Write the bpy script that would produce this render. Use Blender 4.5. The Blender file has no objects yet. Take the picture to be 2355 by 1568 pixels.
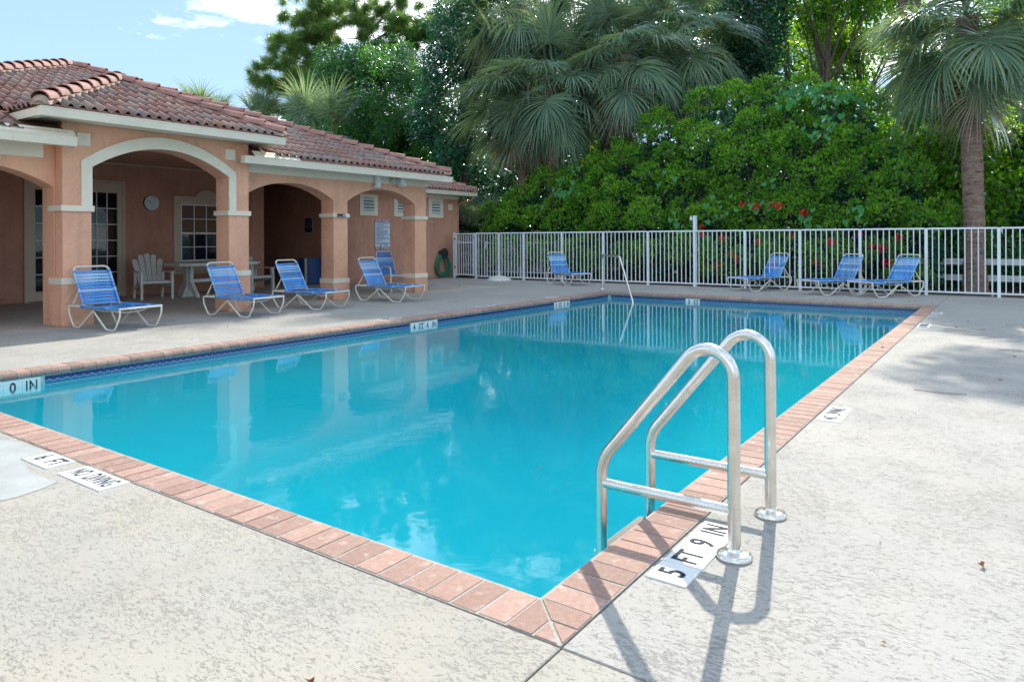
import bpy, math, random
import numpy as np
from mathutils import Vector, Matrix
R = math.radians
random.seed(7); rng = np.random.default_rng(7)
SC = bpy.context.scene
COL = SC.collection

# ------------------------------------------------------------------ camera, sky, sun, exposure
CAM = Vector((-1.994, -1.302, 1.2)); YAW = R(35.311)
cd = bpy.data.cameras.new('camera'); cam = bpy.data.objects.new('camera', cd); COL.objects.link(cam)
cd.sensor_width = 36; cd.lens = 1630.7 / 2354 * 36
cd.shift_x = 0; cd.shift_y = -(784 - 549.74) / 2354
cd.clip_start = .05; cd.clip_end = 2000
cam.matrix_world = Matrix.Translation(CAM) @ Matrix.Rotation(YAW - math.pi / 2, 4, 'Z') @ Matrix.Rotation(math.pi / 2, 4, 'X') @ Matrix.Rotation(R(-.26), 4, 'Z')
SC.camera = cam

SUN_AZ, SUN_EL = R(13.5), R(39.5)      # azimuth measured from +X (away from the camera, a little to the right)
w = bpy.data.worlds.new('World'); SC.world = w; w.use_nodes = True
nt = w.node_tree; nt.nodes.clear()
out = nt.nodes.new('ShaderNodeOutputWorld'); bg = nt.nodes.new('ShaderNodeBackground')
sky = nt.nodes.new('ShaderNodeTexSky'); sky.sky_type = 'NISHITA'; sky.sun_disc = False
sky.sun_elevation = SUN_EL; sky.sun_rotation = math.pi / 2 - SUN_AZ
sky.air_density = .8; sky.dust_density = .0; sky.ozone_density = 2.0
tc = nt.nodes.new('ShaderNodeTexCoord')
mp = nt.nodes.new('ShaderNodeMapping'); mp.inputs['Scale'].default_value = (1, 1, 2.6); mp.inputs['Location'].default_value = (.35, .1, .2)
n1 = nt.nodes.new('ShaderNodeTexNoise'); n1.inputs['Scale'].default_value = 3.1; n1.inputs['Detail'].default_value = 9; n1.inputs['Roughness'].default_value = .58; n1.inputs['Distortion'].default_value = .35
rp = nt.nodes.new('ShaderNodeValToRGB'); rp.color_ramp.elements[0].position = .49; rp.color_ramp.elements[1].position = .635
rp.color_ramp.elements[0].color = (0, 0, 0, 1); rp.color_ramp.elements[1].color = (1, 1, 1, 1)
mx = nt.nodes.new('ShaderNodeMix'); mx.data_type = 'RGBA'; mx.inputs['B'].default_value = (6.6, 6.8, 7.0, 1)
ml = nt.nodes.new('ShaderNodeMath'); ml.operation = 'MULTIPLY'; ml.inputs[1].default_value = .92
L = nt.links.new
L(tc.outputs['Generated'], mp.inputs['Vector']); L(mp.outputs['Vector'], n1.inputs['Vector'])
L(n1.outputs['Fac'], rp.inputs['Fac']); L(rp.outputs['Color'], ml.inputs[0]); L(ml.outputs[0], mx.inputs['Factor'])
ga = nt.nodes.new('ShaderNodeGamma'); ga.inputs['Gamma'].default_value = .28; L(sky.outputs['Color'], ga.inputs['Color'])   # hazy summer sky: evens the fall-off from horizon to zenith
cm = nt.nodes.new('ShaderNodeMix'); cm.data_type = 'RGBA'; cm.blend_type = 'MULTIPLY'; cm.inputs['Factor'].default_value = 1; cm.inputs['B'].default_value = (.98, 1.30, 1.62, 1)
L(ga.outputs['Color'], cm.inputs['A']); L(cm.outputs['Result'], mx.inputs['A']); L(mx.outputs['Result'], bg.inputs['Color']); L(bg.outputs[0], out.inputs['Surface'])
bg.inputs['Strength'].default_value = .15

sd = bpy.data.lights.new('sun', 'SUN'); sd.energy = 2.05; sd.angle = R(.55); sd.color = (1, .925, .80)
so = bpy.data.objects.new('sun', sd); COL.objects.link(so)
sdir = Vector((math.cos(SUN_AZ) * math.cos(SUN_EL), math.sin(SUN_AZ) * math.cos(SUN_EL), math.sin(SUN_EL)))
so.rotation_euler = sdir.to_track_quat('Z', 'Y').to_euler(); so.location = (0, 0, 30)

SC.view_settings.view_transform = 'Standard'; SC.view_settings.look = 'None'
SC.view_settings.exposure = 1.6; SC.view_settings.gamma = 1; SC.view_settings.use_curve_mapping = False
SC.render.engine = 'CYCLES'; SC.cycles.use_denoising = True
SC.cycles.max_bounces = 8; SC.cycles.transparent_max_bounces = 12; SC.cycles.caustics_reflective = False; SC.cycles.caustics_refractive = False
SC.cycles.sample_clamp_indirect = 6; SC.cycles.volume_bounces = 4

# ------------------------------------------------------------------ materials
def newmat(name):
    m = bpy.data.materials.new(name); m.use_nodes = True; nt = m.node_tree
    return m, nt, nt.nodes['Principled BSDF'], nt.links.new
def node(nt, t, **k):
    n = nt.nodes.new(t)
    for a, b in k.items():
        if a in n.inputs.keys(): n.inputs[a].default_value = b
        else: setattr(n, a, b)
    return n
def coords(nt, kind='Object', scale=(1, 1, 1)):
    t = nt.nodes.new('ShaderNodeTexCoord'); m = nt.nodes.new('ShaderNodeMapping'); m.inputs['Scale'].default_value = scale
    if kind == 'World':
        g = nt.nodes.new('ShaderNodeNewGeometry'); nt.links.new(g.outputs['Position'], m.inputs['Vector'])
    else: nt.links.new(t.outputs[kind], m.inputs['Vector'])
    return m.outputs['Vector']
def ramp(nt, src, stops):
    r = nt.nodes.new('ShaderNodeValToRGB'); e = r.color_ramp.elements
    e[0].position, e[0].color = stops[0][0], (*stops[0][1], 1)
    e[1].position, e[1].color = stops[-1][0], (*stops[-1][1], 1)
    for p, c in stops[1:-1]:
        q = e.new(p); q.color = (*c, 1)
    nt.links.new(src, r.inputs['Fac']); return r.outputs['Color']
def mixc(nt, fac, a, b, mode='MIX'):
    m = nt.nodes.new('ShaderNodeMix'); m.data_type = 'RGBA'; m.blend_type = mode
    for s, v in (('Factor', fac), ('A', a), ('B', b)):
        if isinstance(v, (int, float)): m.inputs[s].default_value = v
        elif isinstance(v, tuple): m.inputs[s].default_value = (*v, 1) if len(v) == 3 else v
        else: nt.links.new(v, m.inputs[s])
    return m.outputs['Result']
def noise(nt, vec, scale, detail=4, rough=.5, dist=0):
    n = nt.nodes.new('ShaderNodeTexNoise'); n.inputs['Scale'].default_value = scale; n.inputs['Detail'].default_value = detail
    n.inputs['Roughness'].default_value = rough; n.inputs['Distortion'].default_value = dist
    nt.links.new(vec, n.inputs['Vector']); return n.outputs['Fac']
def bump(nt, bsdf, h, strength=.3, dist=.01):
    b = nt.nodes.new('ShaderNodeBump'); b.inputs['Strength'].default_value = strength; b.inputs['Distance'].default_value = dist
    nt.links.new(h, b.inputs['Height']); nt.links.new(b.outputs['Normal'], bsdf.inputs['Normal'])
def simple(name, col, rough=.6, var=.12, scale=6, bs=0, bscale=60, metal=0, kind='World', perobj=0, spec=.5, dark=None):
    m, nt, b, L = newmat(name)
    v = coords(nt, kind)
    n = noise(nt, v, scale, 5, .6)
    lo = tuple(c * (1 - var) for c in col); hi = tuple(min(1, c * (1 + var)) for c in col)
    c = ramp(nt, n, [(.3, lo), (.7, hi)])
    if perobj:
        oi = nt.nodes.new('ShaderNodeObjectInfo')
        c = mixc(nt, 1.0, c, ramp(nt, oi.outputs['Random'], [(0, (1 - perobj,) * 3), (1, (1 + 0 * perobj,) * 3)]), 'MULTIPLY')
    if dark:
        c = mixc(nt, ramp(nt, noise(nt, v, dark[1], 6, .65), [(dark[2], (0, 0, 0)), (dark[3], (1, 1, 1))]), c, dark[0])
    L(c, b.inputs['Base Color']); b.inputs['Roughness'].default_value = rough; b.inputs['Metallic'].default_value = metal
    b.inputs['Specular IOR Level'].default_value = spec
    if bs: bump(nt, b, noise(nt, v, bscale, 6, .6), bs, .01)
    return m

def stucco(name, col, fine=70, bs=.5):
    m, nt, b, L = newmat(name); v = coords(nt, 'World')
    big = noise(nt, v, 1.3, 5, .6, .4)
    c = ramp(nt, big, [(.3, tuple(x * .86 for x in col)), (.55, col), (.75, tuple(min(1, x * 1.1) for x in col))])
    vs = coords(nt, 'World', (3, 3, .5)); st = noise(nt, vs, 2.2, 5, .65)
    c = mixc(nt, ramp(nt, st, [(.5, (0, 0, 0)), (.78, (.42, .42, .42))]), c, tuple(x * .58 for x in col))
    # grime rising from the floor
    g = nt.nodes.new('ShaderNodeNewGeometry'); sx = nt.nodes.new('ShaderNodeSeparateXYZ'); L(g.outputs['Position'], sx.inputs[0])
    mr = nt.nodes.new('ShaderNodeMapRange'); mr.inputs['From Min'].default_value = .25; mr.inputs['From Max'].default_value = 0; mr.inputs['To Max'].default_value = .45
    L(sx.outputs['Z'], mr.inputs['Value'])
    gm = mixc(nt, 1.0, mr.outputs['Result'], ramp(nt, noise(nt, v, 9, 5, .7), [(.35, (0, 0, 0)), (.65, (1, 1, 1))]), 'MULTIPLY')
    c = mixc(nt, gm, c, (.22, .14, .1))
    L(c, b.inputs['Base Color']); b.inputs['Roughness'].default_value = .85; b.inputs['Specular IOR Level'].default_value = .25
    h = mixc(nt, .6, noise(nt, v, fine, 6, .65), ramp(nt, noise(nt, v, 9, 3, .5, 1.2), [(.45, (0, 0, 0)), (.6, (1, 1, 1))]))
    bump(nt, b, h, bs, .008); return m

M = {}
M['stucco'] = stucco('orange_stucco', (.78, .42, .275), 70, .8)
M['stucco_dim'] = stucco('orange_stucco_shaded', (.60, .31, .215), 70, .7)  # same orange paint, with the wall shade put into a darker colour
M['cream'] = simple('cream_paint', (.78, .70, .56), .6, .06, 3, .15, 60, dark=((.4, .36, .3), 5, .66, .85))
M['doorcream'] = simple('beige_door_paint', (.60, .49, .36), .45, .05, 3)
M['white'] = simple('white_paint', (.78, .8, .82), .4, .05, 5)
M['fencewhite'] = simple('fence_white_enamel', (.74, .79, .84), .4, .05, 4)
M['vinyl'] = simple('white_vinyl_rail', (.62, .66, .66), .5, .12, 3, dark=((.3, .36, .3), 6, .5, .75))
M['plastic'] = simple('white_resin', (.66, .68, .64), .45, .08, 6, dark=((.4, .4, .36), 8, .55, .85))
M['tube'] = simple('cream_powder_coat', (.72, .68, .58), .35, .05, 8)
M['dark'] = simple('dark_void', (.012, .012, .014), .8, .1)
M['gutterdark'] = simple('gutter_inside', (.15, .16, .15), .6, .2)
M['mulch'] = simple('mulch_soil', (.06, .04, .028), .95, .5, 12, .8, 40)
M['soil'] = simple('ground_soil', (.05, .06, .03), .95, .5, .8, .6, 20)
M['brick'] = simple('coping_brick', (.44, .275, .22), .8, .15, 45, .4, 220, kind='World', perobj=.3, dark=((.60, .48, .42), 14, .56, .78))
M['mortar'] = simple('mortar', (.40, .375, .34), .9, .2, 60, .4, 150, dark=((.16, .14, .12), 9, .58, .72))
M['gap'] = simple('joint_dirt', (.05, .045, .035), .95, .4, 20)
M['markertile'] = simple('marker_tile_white', (.80, .81, .80), .35, .04, 12, dark=((.55, .54, .5), 30, .62, .8))
M['ink'] = simple('marker_black', (.03, .038, .055), .8, .3, 60, spec=.15, dark=((.12, .13, .15), 60, .45, .7))
M['navy'] = simple('waterline_navy', (.012, .022, .13), .2, .15, 60)
M['aqua'] = simple('waterline_aqua', (.02, .17, .34), .2, .1, 60)
M['grout'] = simple('waterline_grout', (.33, .55, .52), .7, .15, 30)
M['rubber'] = simple('dark_rubber', (.03, .03, .03), .7)
M['green_hose'] = simple('green_hose', (.01, .22, .14), .45, .2, 20)
M['blacktrim'] = simple('black_plastic', (.02, .02, .022), .5)
M['navysign'] = simple('navy_sign', (.008, .012, .04), .35)
M['silversign'] = simple('silver_print', (.35, .42, .5), .5)
M['signwhite'] = simple('sign_white', (.70, .78, .84), .4, .03)
M['signred'] = simple('sign_maroon', (.28, .01, .035), .4, .08)
M['signblue'] = simple('sign_blue_print', (.06, .2, .45), .5)
M['binblue'] = simple('bin_blue', (.02, .09, .28), .5, .1)
M['barktan'] = simple('palm_bark', (.27, .185, .14), .95, .35, 5, 1.0, 22, kind='Object', dark=((.1, .065, .05), 4, .5, .68))
def palmbark():
    m, nt, b, L = newmat('palm_trunk_bark'); v = coords(nt, 'World', (3, 3, 16)); v2 = coords(nt, 'World')
    n1_ = noise(nt, v, 1.6, 7, .72, .8); n2_ = noise(nt, v2, 5, 5, .65)
    c = ramp(nt, n1_, [(.34, (.07, .045, .035)), (.5, (.22, .145, .11)), (.68, (.36, .26, .2))])
    c = mixc(nt, ramp(nt, n2_, [(.55, (0, 0, 0)), (.7, (.7, .7, .7))]), c, (.30, .27, .24))
    L(c, b.inputs['Base Color']); b.inputs['Roughness'].default_value = .95; bump(nt, b, n1_, 1.0, .03); return m
M['barktan'] = palmbark()
M['bark'] = simple('grey_bark', (.14, .11, .085), .95, .35, 5, .9, 30)
M['copper'] = simple('orange_pipe_paint', (.45, .2, .13), .5)
M['wood_blind'] = simple('wood_blind', (.10, .06, .035), .6, .3, 20)

def chrome(name, rough=.16):
    m, nt, b, L = newmat(name); v = coords(nt, 'Object', (1, 1, 1))
    st = noise(nt, v, 9, 4, .6)
    L(ramp(nt, st, [(.3, (.62, .59, .54)), (.6, (.74, .72, .68))]), b.inputs['Base Color'])
    r = nt.nodes.new('ShaderNodeMapRange'); r.inputs['To Min'].default_value = rough; r.inputs['To Max'].default_value = rough + .2
    L(noise(nt, v, 14, 5, .7), r.inputs['Value']); L(r.outputs['Result'], b.inputs['Roughness'])
    b.inputs['Metallic'].default_value = 1
    return m
M['steel'] = chrome('stainless_steel')

def strapmat(name, col, hi):
    m, nt, b, L = newmat(name); v = coords(nt, 'World')
    oi = nt.nodes.new('ShaderNodeObjectInfo')
    c = mixc(nt, ramp(nt, noise(nt, v, 3.5, 3, .5), [(.4, (0, 0, 0)), (.7, (.8, .8, .8))]), col, hi)
    c = mixc(nt, 1, c, ramp(nt, oi.outputs['Random'], [(0, (.75,) * 3), (1, (1.0,) * 3)]), 'MULTIPLY')
    L(c, b.inputs['Base Color']); b.inputs['Roughness'].default_value = .3; b.inputs['Specular IOR Level'].default_value = .8
    return m
M['strap'] = strapmat('blue_vinyl_strap', (.03, .25, .68), (.08, .40, .82))
M['straplight'] = strapmat('sheen_blue_vinyl_strap', (.25, .50, .82), (.45, .66, .9))  # pale straps, with sky sheen put into the vinyl colour

def glassmat():
    m, nt, b, L = newmat('dark_window_glass')
    b.inputs['Base Color'].default_value = (.006, .012, .018, 1); b.inputs['Roughness'].default_value = .03
    b.inputs['Specular IOR Level'].default_value = .45
    v = coords(nt, 'World'); bump(nt, b, noise(nt, v, 1.6, 2, .5), .05, .02)
    return m
M['glass'] = glassmat()

def deckmat(name, tint, stain=.0, crev=.68):
    m, nt, b, L = newmat(name)
    v = coords(nt, 'World', (1.0, .36, 1))
    vw = coords(nt, 'World')
    warp = noise(nt, vw, 9, 3, .5)
    n = noise(nt, v, 92, 6, .68, 1.2)
    patch = noise(nt, vw, 2.3, 4, .6)
    mr = nt.nodes.new('ShaderNodeMapRange'); mr.inputs['From Min'].default_value = .3; mr.inputs['From Max'].default_value = .7
    mr.inputs['To Min'].default_value = -.045; mr.inputs['To Max'].default_value = .06; L(patch, mr.inputs['Value'])
    ad = nt.nodes.new('ShaderNodeMath'); ad.operation = 'ADD'; L(n, ad.inputs[0]); L(mr.outputs['Result'], ad.inputs[1])
    plate = ramp(nt, ad.outputs[0], [(.40, (0, 0, 0)), (.455, (1, 1, 1))])       # 1 = trowelled plateau, 0 = crevice
    big = noise(nt, vw, .55, 6, .62, .5)
    base = ramp(nt, big, [(.3, tuple(x * .88 for x in tint)), (.5, tint), (.72, tuple(min(1, x * 1.07) for x in tint))])
    fine = noise(nt, vw, 160, 3, .6)
    base = mixc(nt, 1.0, base, ramp(nt, fine, [(.3, (.9, .9, .9)), (.7, (1, 1, 1))]), 'MULTIPLY')
    if stain:
        sp = noise(nt, vw, 1.1, 7, .68, .8)
        base = mixc(nt, ramp(nt, sp, [(.45, (0, 0, 0)), (.7, (stain, stain, stain))]), base, (.52, .40, .26))
    sp2 = noise(nt, vw, 24, 4, .7)
    base = mixc(nt, ramp(nt, sp2, [(.68, (0, 0, 0)), (.76, (.5, .5, .5))]), base, (.3, .27, .23))
    c = mixc(nt, plate, tuple(x * crev for x in tint), base)
    L(c, b.inputs['Base Color']); b.inputs['Roughness'].default_value = .85; b.inputs['Specular IOR Level'].default_value = .3
    h = mixc(nt, .12, plate, fine)
    bump(nt, b, h, .75, .004)
    return m
M['deck'] = deckmat('knockdown_concrete', (.40, .388, .362), .12, .8)
M['deckwarm'] = deckmat('knockdown_concrete_warm', (.40, .38, .34), .26, .86)
M['patch'] = simple('grey_repair_mortar', (.36, .375, .37), .85, .14, 3, .5, 25, dark=((.24, .24, .23), 5, .6, .72))
M['deckshade'] = deckmat('patio_concrete', (.50, .45, .395))

def poolmat():
    m, nt, b, L = newmat('pool_plaster')
    v = coords(nt, 'World')
    c = ramp(nt, noise(nt, v, 1.2, 6, .65, .6), [(.3, (.05, .50, .60)), (.7, (.07, .57, .66))])
    L(c, b.inputs['Base Color']); b.inputs['Roughness'].default_value = .9; return m
M['pool'] = poolmat()

def watermat():
    m = bpy.data.materials.new('pool_water'); m.use_nodes = True; nt = m.node_tree; nt.nodes.clear(); L = nt.links.new
    o = nt.nodes.new('ShaderNodeOutputMaterial')
    tr = nt.nodes.new('ShaderNodeBsdfTransparent'); tr.inputs['Color'].default_value = (.8, 1, 1, 1)
    gl = nt.nodes.new('ShaderNodeBsdfGlossy'); gl.inputs["Roughness"].default_value = .035; gl.inputs['Color'].default_value = (.95, .97, 1, 1)
    fr = None
    v = coords(nt, 'World', (1, 1, 1))
    b = nt.nodes.new('ShaderNodeBump'); b.inputs['Strength'].default_value = .14; b.inputs['Distance'].default_value = .02
    n = mixc(nt, .25, noise(nt, v, 1.6, 3, .5, .3), noise(nt, v, 9, 2, .5))
    L(n, b.inputs['Height']); L(b.outputs['Normal'], gl.inputs['Normal'])
    # Schlick reflectance of water, the same from above and below
    gi = nt.nodes.new('ShaderNodeNewGeometry'); dt = nt.nodes.new('ShaderNodeVectorMath'); dt.operation = 'DOT_PRODUCT'; L(gi.outputs['Incoming'], dt.inputs[0]); L(b.outputs['Normal'], dt.inputs[1])
    def mth(op, x, y=None):
        q = nt.nodes.new('ShaderNodeMath'); q.operation = op; q.use_clamp = op in ('SUBTRACT',)
        for i, t in enumerate((x, y)):
            if t is None: continue
            if isinstance(t, (int, float)): q.inputs[i].default_value = t
            else: L(t, q.inputs[i])
        return q.outputs[0]
    fac = mth('ADD', mth('MULTIPLY', mth('POWER', mth('SUBTRACT', 1.0, mth('ABSOLUTE', dt.outputs['Value'])), 5.0), .98), .02)
    mx = nt.nodes.new('ShaderNodeMixShader'); L(fac, mx.inputs[0]); L(tr.outputs[0], mx.inputs[1]); L(gl.outputs[0], mx.inputs[2])
    L(mx.outputs[0], o.inputs['Surface'])
    vs = nt.nodes.new('ShaderNodeVolumeScatter'); vs.inputs['Color'].default_value = (.03, .56, .66, 1); vs.inputs['Density'].default_value = .5; vs.inputs['Anisotropy'].default_value = .2
    va = nt.nodes.new('ShaderNodeVolumeAbsorption'); va.inputs['Color'].default_value = (.0, .70, .80, 1); va.inputs['Density'].default_value = .42
    av = nt.nodes.new('ShaderNodeAddShader'); L(vs.outputs[0], av.inputs[0]); L(va.outputs[0], av.inputs[1]); L(av.outputs[0], o.inputs['Volume'])
    return m
M['water'] = watermat()

def rooftile(name, col):
    m, nt, b, L = newmat(name); v = coords(nt, 'World')
    c = ramp(nt, noise(nt, v, 7, 6, .7), [(.3, tuple(x * .72 for x in col)), (.5, col), (.75, (col[0] * 1.15 + .05, col[1] * 1.3 + .05, col[2] * 1.3 + .05))])
    c = mixc(nt, ramp(nt, noise(nt, v, 2.2, 6, .7), [(.52, (0, 0, 0)), (.72, (.55, .55, .55))]), c, (.10, .075, .075))
    L(c, b.inputs['Base Color']); b.inputs['Roughness'].default_value = .75
    bump(nt, b, noise(nt, v, 90, 4, .6), .3, .004); return m
TILEM = [rooftile('clay_tile_red', (.27, .14, .11)), rooftile('clay_tile_mauve', (.24, .145, .125)), rooftile('clay_tile_tan', (.31, .205, .165)), rooftile('clay_tile_grey', (.235, .18, .16))]
M['cap'] = rooftile('cap_tile', (.34, .165, .135)); M['under'] = simple('roof_underlay', (.16, .07, .05), .9, .3, 10)
M['capmortar'] = simple('ridge_mortar', (.40, .28, .22), .9, .25, 12, .5, 60)

def leafmat(name, c1, c2, trans=.45, c3=None, gl=1.1, tm=(1.45, 1.3, .6)):
    IOR_ = gl
    m = bpy.data.materials.new(name); m.use_nodes = True; nt = m.node_tree; nt.nodes.clear(); L = nt.links.new
    o = nt.nodes.new('ShaderNodeOutputMaterial')
    g = nt.nodes.new('ShaderNodeNewGeometry')
    rnd = g.outputs['Random Per Island']
    st = [(0, c1), (1, c2)] if c3 is None else [(0, c1), (.6, c2), (.85, c2), (1, c3)]
    c = ramp(nt, rnd, st)
    v = coords(nt, 'World'); c = mixc(nt, 1, c, ramp(nt, noise(nt, v, .9, 3, .5), [(.3, (.75, .8, .85)), (.7, (1.15, 1.1, 1.0))]), 'MULTIPLY')
    d = nt.nodes.new('ShaderNodeBsdfDiffuse'); t = nt.nodes.new('ShaderNodeBsdfTranslucent'); gl = nt.nodes.new('ShaderNodeBsdfGlossy')
    gl.inputs['Roughness'].default_value = .35; gl.inputs['Color'].default_value = (.8, .85, .9, 1)
    L(c, d.inputs['Color']); tc = mixc(nt, 1, c, tm, 'MULTIPLY'); L(tc, t.inputs['Color'])
    m1 = nt.nodes.new('ShaderNodeMixShader'); m1.inputs[0].default_value = trans; L(d.outputs[0], m1.inputs[1]); L(t.outputs[0], m1.inputs[2])
    fr = nt.nodes.new('ShaderNodeFresnel'); fr.inputs['IOR'].default_value = IOR_
    m2 = nt.nodes.new('ShaderNodeMixShader'); L(fr.outputs[0], m2.inputs[0]); L(m1.outputs[0], m2.inputs[1]); L(gl.outputs[0], m2.inputs[2])
    L(m2.outputs[0], o.inputs['Surface']); return m
M['hedgeleaf'] = leafmat('hedge_leaf', (.10, .33, .05), (.23, .49, .06), .55, (.36, .52, .07), tm=(1.8, 1.6, .7))
M['vineleaf'] = leafmat('vine_leaf', (.06, .27, .10), (.12, .38, .13), .45)
M['broad'] = leafmat('broad_leaf', (.05, .2, .065), (.13, .35, .09), .52, tm=(1.7, 1.5, .65))
M['bright'] = leafmat('sunlit_leaf', (.11, .30, .035), (.24, .46, .05), .66, tm=(1.9, 1.7, .6))  # sunlight through leaves put into a lighter, yellower green
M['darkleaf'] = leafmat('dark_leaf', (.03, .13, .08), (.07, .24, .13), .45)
M['needle'] = leafmat('pine_needle', (.10, .25, .07), (.28, .42, .11), .5)
M['frond'] = leafmat('palm_frond', (.18, .30, .225), (.34, .46, .35), .45, gl=1.03)
M['deadfrond'] = leafmat('dead_frond', (.32, .26, .2), (.5, .43, .34), .3)
M['dryleaf'] = leafmat('dry_leaf', (.11, .035, .015), (.24, .10, .04), .1)
M['flower'] = simple('red_flower', (.78, .02, .06), .6, .2, 20)

# ------------------------------------------------------------------ mesh building
class MB:
    def __init__(s): s.v = []; s.f = []; s.mi = []
    def add(s, vs, fs, mi=0):
        o = len(s.v); s.v += [tuple(v) for v in vs]
        for f in fs: s.f.append(tuple(i + o for i in f)); s.mi.append(mi)
        return s
    def box(s, lo, hi, mi=0, mat=None):
        x0, y0, z0 = lo; x1, y1, z1 = hi
        vs = [Vector(p) for p in ((x0, y0, z0), (x1, y0, z0), (x1, y1, z0), (x0, y1, z0), (x0, y0, z1), (x1, y0, z1), (x1, y1, z1), (x0, y1, z1))]
        if mat is not None: vs = [mat @ p for p in vs]
        return s.add(vs, [(0, 3, 2, 1), (4, 5, 6, 7), (0, 1, 5, 4), (1, 2, 6, 5), (2, 3, 7, 6), (3, 0, 4, 7)], mi)
    def prism(s, poly, axis, a, b, mi=0):
        n = len(poly)
        def P(p, t):
            return (t, p[0], p[1]) if axis == 'x' else (p[0], t, p[1]) if axis == 'y' else (p[0], p[1], t)
        vs = [P(p, a) for p in poly] + [P(p, b) for p in poly]
        return s.add(vs, [tuple(range(n))[::-1], tuple(range(n, 2 * n))] + [(i, (i + 1) % n, n + (i + 1) % n, n + i) for i in range(n)], mi)
    def tube(s, pts, r, seg=10, mi=0, caps=True, closed=False):
        pts = [Vector(p) for p in pts]; n = len(pts); rs = r if isinstance(r, (list, tuple)) else [r] * n
        vs = []; up = None
        for i, p in enumerate(pts):
            if closed: d = (pts[(i + 1) % n] - pts[i - 1]).normalized()
            else: d = (pts[min(i + 1, n - 1)] - pts[max(i - 1, 0)]).normalized()
            if up is None:
                up = d.orthogonal().normalized()
            else:
                up = (up - d * up.dot(d));
                up = up.normalized() if up.length > 1e-6 else d.orthogonal().normalized()
            sd = d.cross(up)
            for k in range(seg):
                a = 2 * math.pi * k / seg; vs.append(p + (up * math.cos(a) + sd * math.sin(a)) * rs[i])
        fs = []
        for i in range(n if closed else n - 1):
            j = (i + 1) % n
            for k in range(seg):
                fs.append((i * seg + k, i * seg + (k + 1) % seg, j * seg + (k + 1) % seg, j * seg + k))
        if caps and not closed:
            fs.append(tuple(range(seg))[::-1]); fs.append(tuple((n - 1) * seg + k for k in range(seg)))
        return s.add(vs, fs, mi)
    def lathe(s, prof, c=(0, 0, 0), seg=20, mi=0):
        vs = []; n = len(prof)
        for r, z in prof:
            for k in range(seg):
                a = 2 * math.pi * k / seg; vs.append((c[0] + r * math.cos(a), c[1] + r * math.sin(a), c[2] + z))
        fs = [(i * seg + k, i * seg + (k + 1) % seg, (i + 1) * seg + (k + 1) % seg, (i + 1) * seg + k) for i in range(n - 1) for k in range(seg)]
        fs.append(tuple(range(seg))[::-1]); fs.append(tuple((n - 1) * seg + k for k in range(seg)))
        return s.add(vs, fs, mi)
    def mesh(s, name, mats, smooth=False):
        me = bpy.data.meshes.new(name); me.from_pydata(s.v, [], s.f)
        for m in (mats if isinstance(mats, (list, tuple)) else [mats]): me.materials.append(m)
        if any(s.mi): me.polygons.foreach_set('material_index', s.mi)
        if smooth:
            me.polygons.foreach_set('use_smooth', [True] * len(me.polygons))
            try: me.set_sharp_from_angle(angle=R(40))
            except Exception: pass
        me.update(); return me
    def build(s, name, mats, parent=None, smooth=False, **k):
        return link(name, s.mesh(name, mats, smooth), parent, **k)
def link(name, me, parent=None, label=None, cat=None, group=None, kind=None, loc=None, mw=None):
    o = bpy.data.objects.new(name, me); COL.objects.link(o)
    if parent is not None: o.parent = parent
    if loc is not None: o.location = loc
    if mw is not None: o.matrix_local = mw
    return tag(o, label, cat, group, kind)
def tag(o, label=None, cat=None, group=None, kind=None):
    if label: o['label'] = label
    if cat: o['category'] = cat
    if group: o['group'] = group
    if kind: o['kind'] = kind
    return o
def thing(name, loc, label, cat, rz=0, group=None):
    o = link(name, None, None, label, cat, group); o.location = loc; o.rotation_euler = (0, 0, rz); return o
def copy_tree(o, parent=None, first=True):
    c = o.copy(); COL.objects.link(c)
    if parent is not None: c.parent = parent
    for ch in o.children: copy_tree(ch, c, False)
    return c
def fillet(pts, r, n=6):
    pts = [Vector(p) for p in pts]; outp = [pts[0]]
    rr = r if isinstance(r, (list, tuple)) else [r] * (len(pts) - 2)
    for i in range(1, len(pts) - 1):
        a, b, c = pts[i - 1], pts[i], pts[i + 1]; d1 = (a - b).normalized(); d2 = (c - b).normalized()
        t = min(rr[i - 1], (a - b).length * .49, (c - b).length * .49)
        p0, p2 = b + d1 * t, b + d2 * t
        for k in range(n + 1):
            u = k / n; outp.append(p0 * (1 - u) ** 2 + b * 2 * u * (1 - u) + p2 * u * u)
    outp.append(pts[-1]); return outp
def text(name, body, size, org, right, up, mat, parent=None, sx=1.0, bold=.0, ext=.0008, align='CENTER', **k):
    cu = bpy.data.curves.new(name, 'FONT'); cu.body = body; cu.size = size; cu.align_x = align; cu.align_y = 'CENTER'
    cu.space_character = 1.1; cu.extrude = ext; cu.offset = bold; cu.resolution_u = 4; cu.materials.append(mat)
    right = Vector(right).normalized(); up = Vector(up).normalized(); nrm = right.cross(up)
    m = Matrix((right, up, nrm)).transposed().to_4x4(); m.translation = Vector(org)
    o = link(name, cu, None, **k); o.parent = parent
    if parent is not None:
        m = parent_world(parent).inverted() @ m
    o.matrix_local = m @ Matrix.Diagonal((sx, 1, 1, 1)); return o
def parent_world(p):
    m = Matrix.Identity(4)
    while p is not None: m = p.matrix_basis @ m; p = p.parent
    return m

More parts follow.
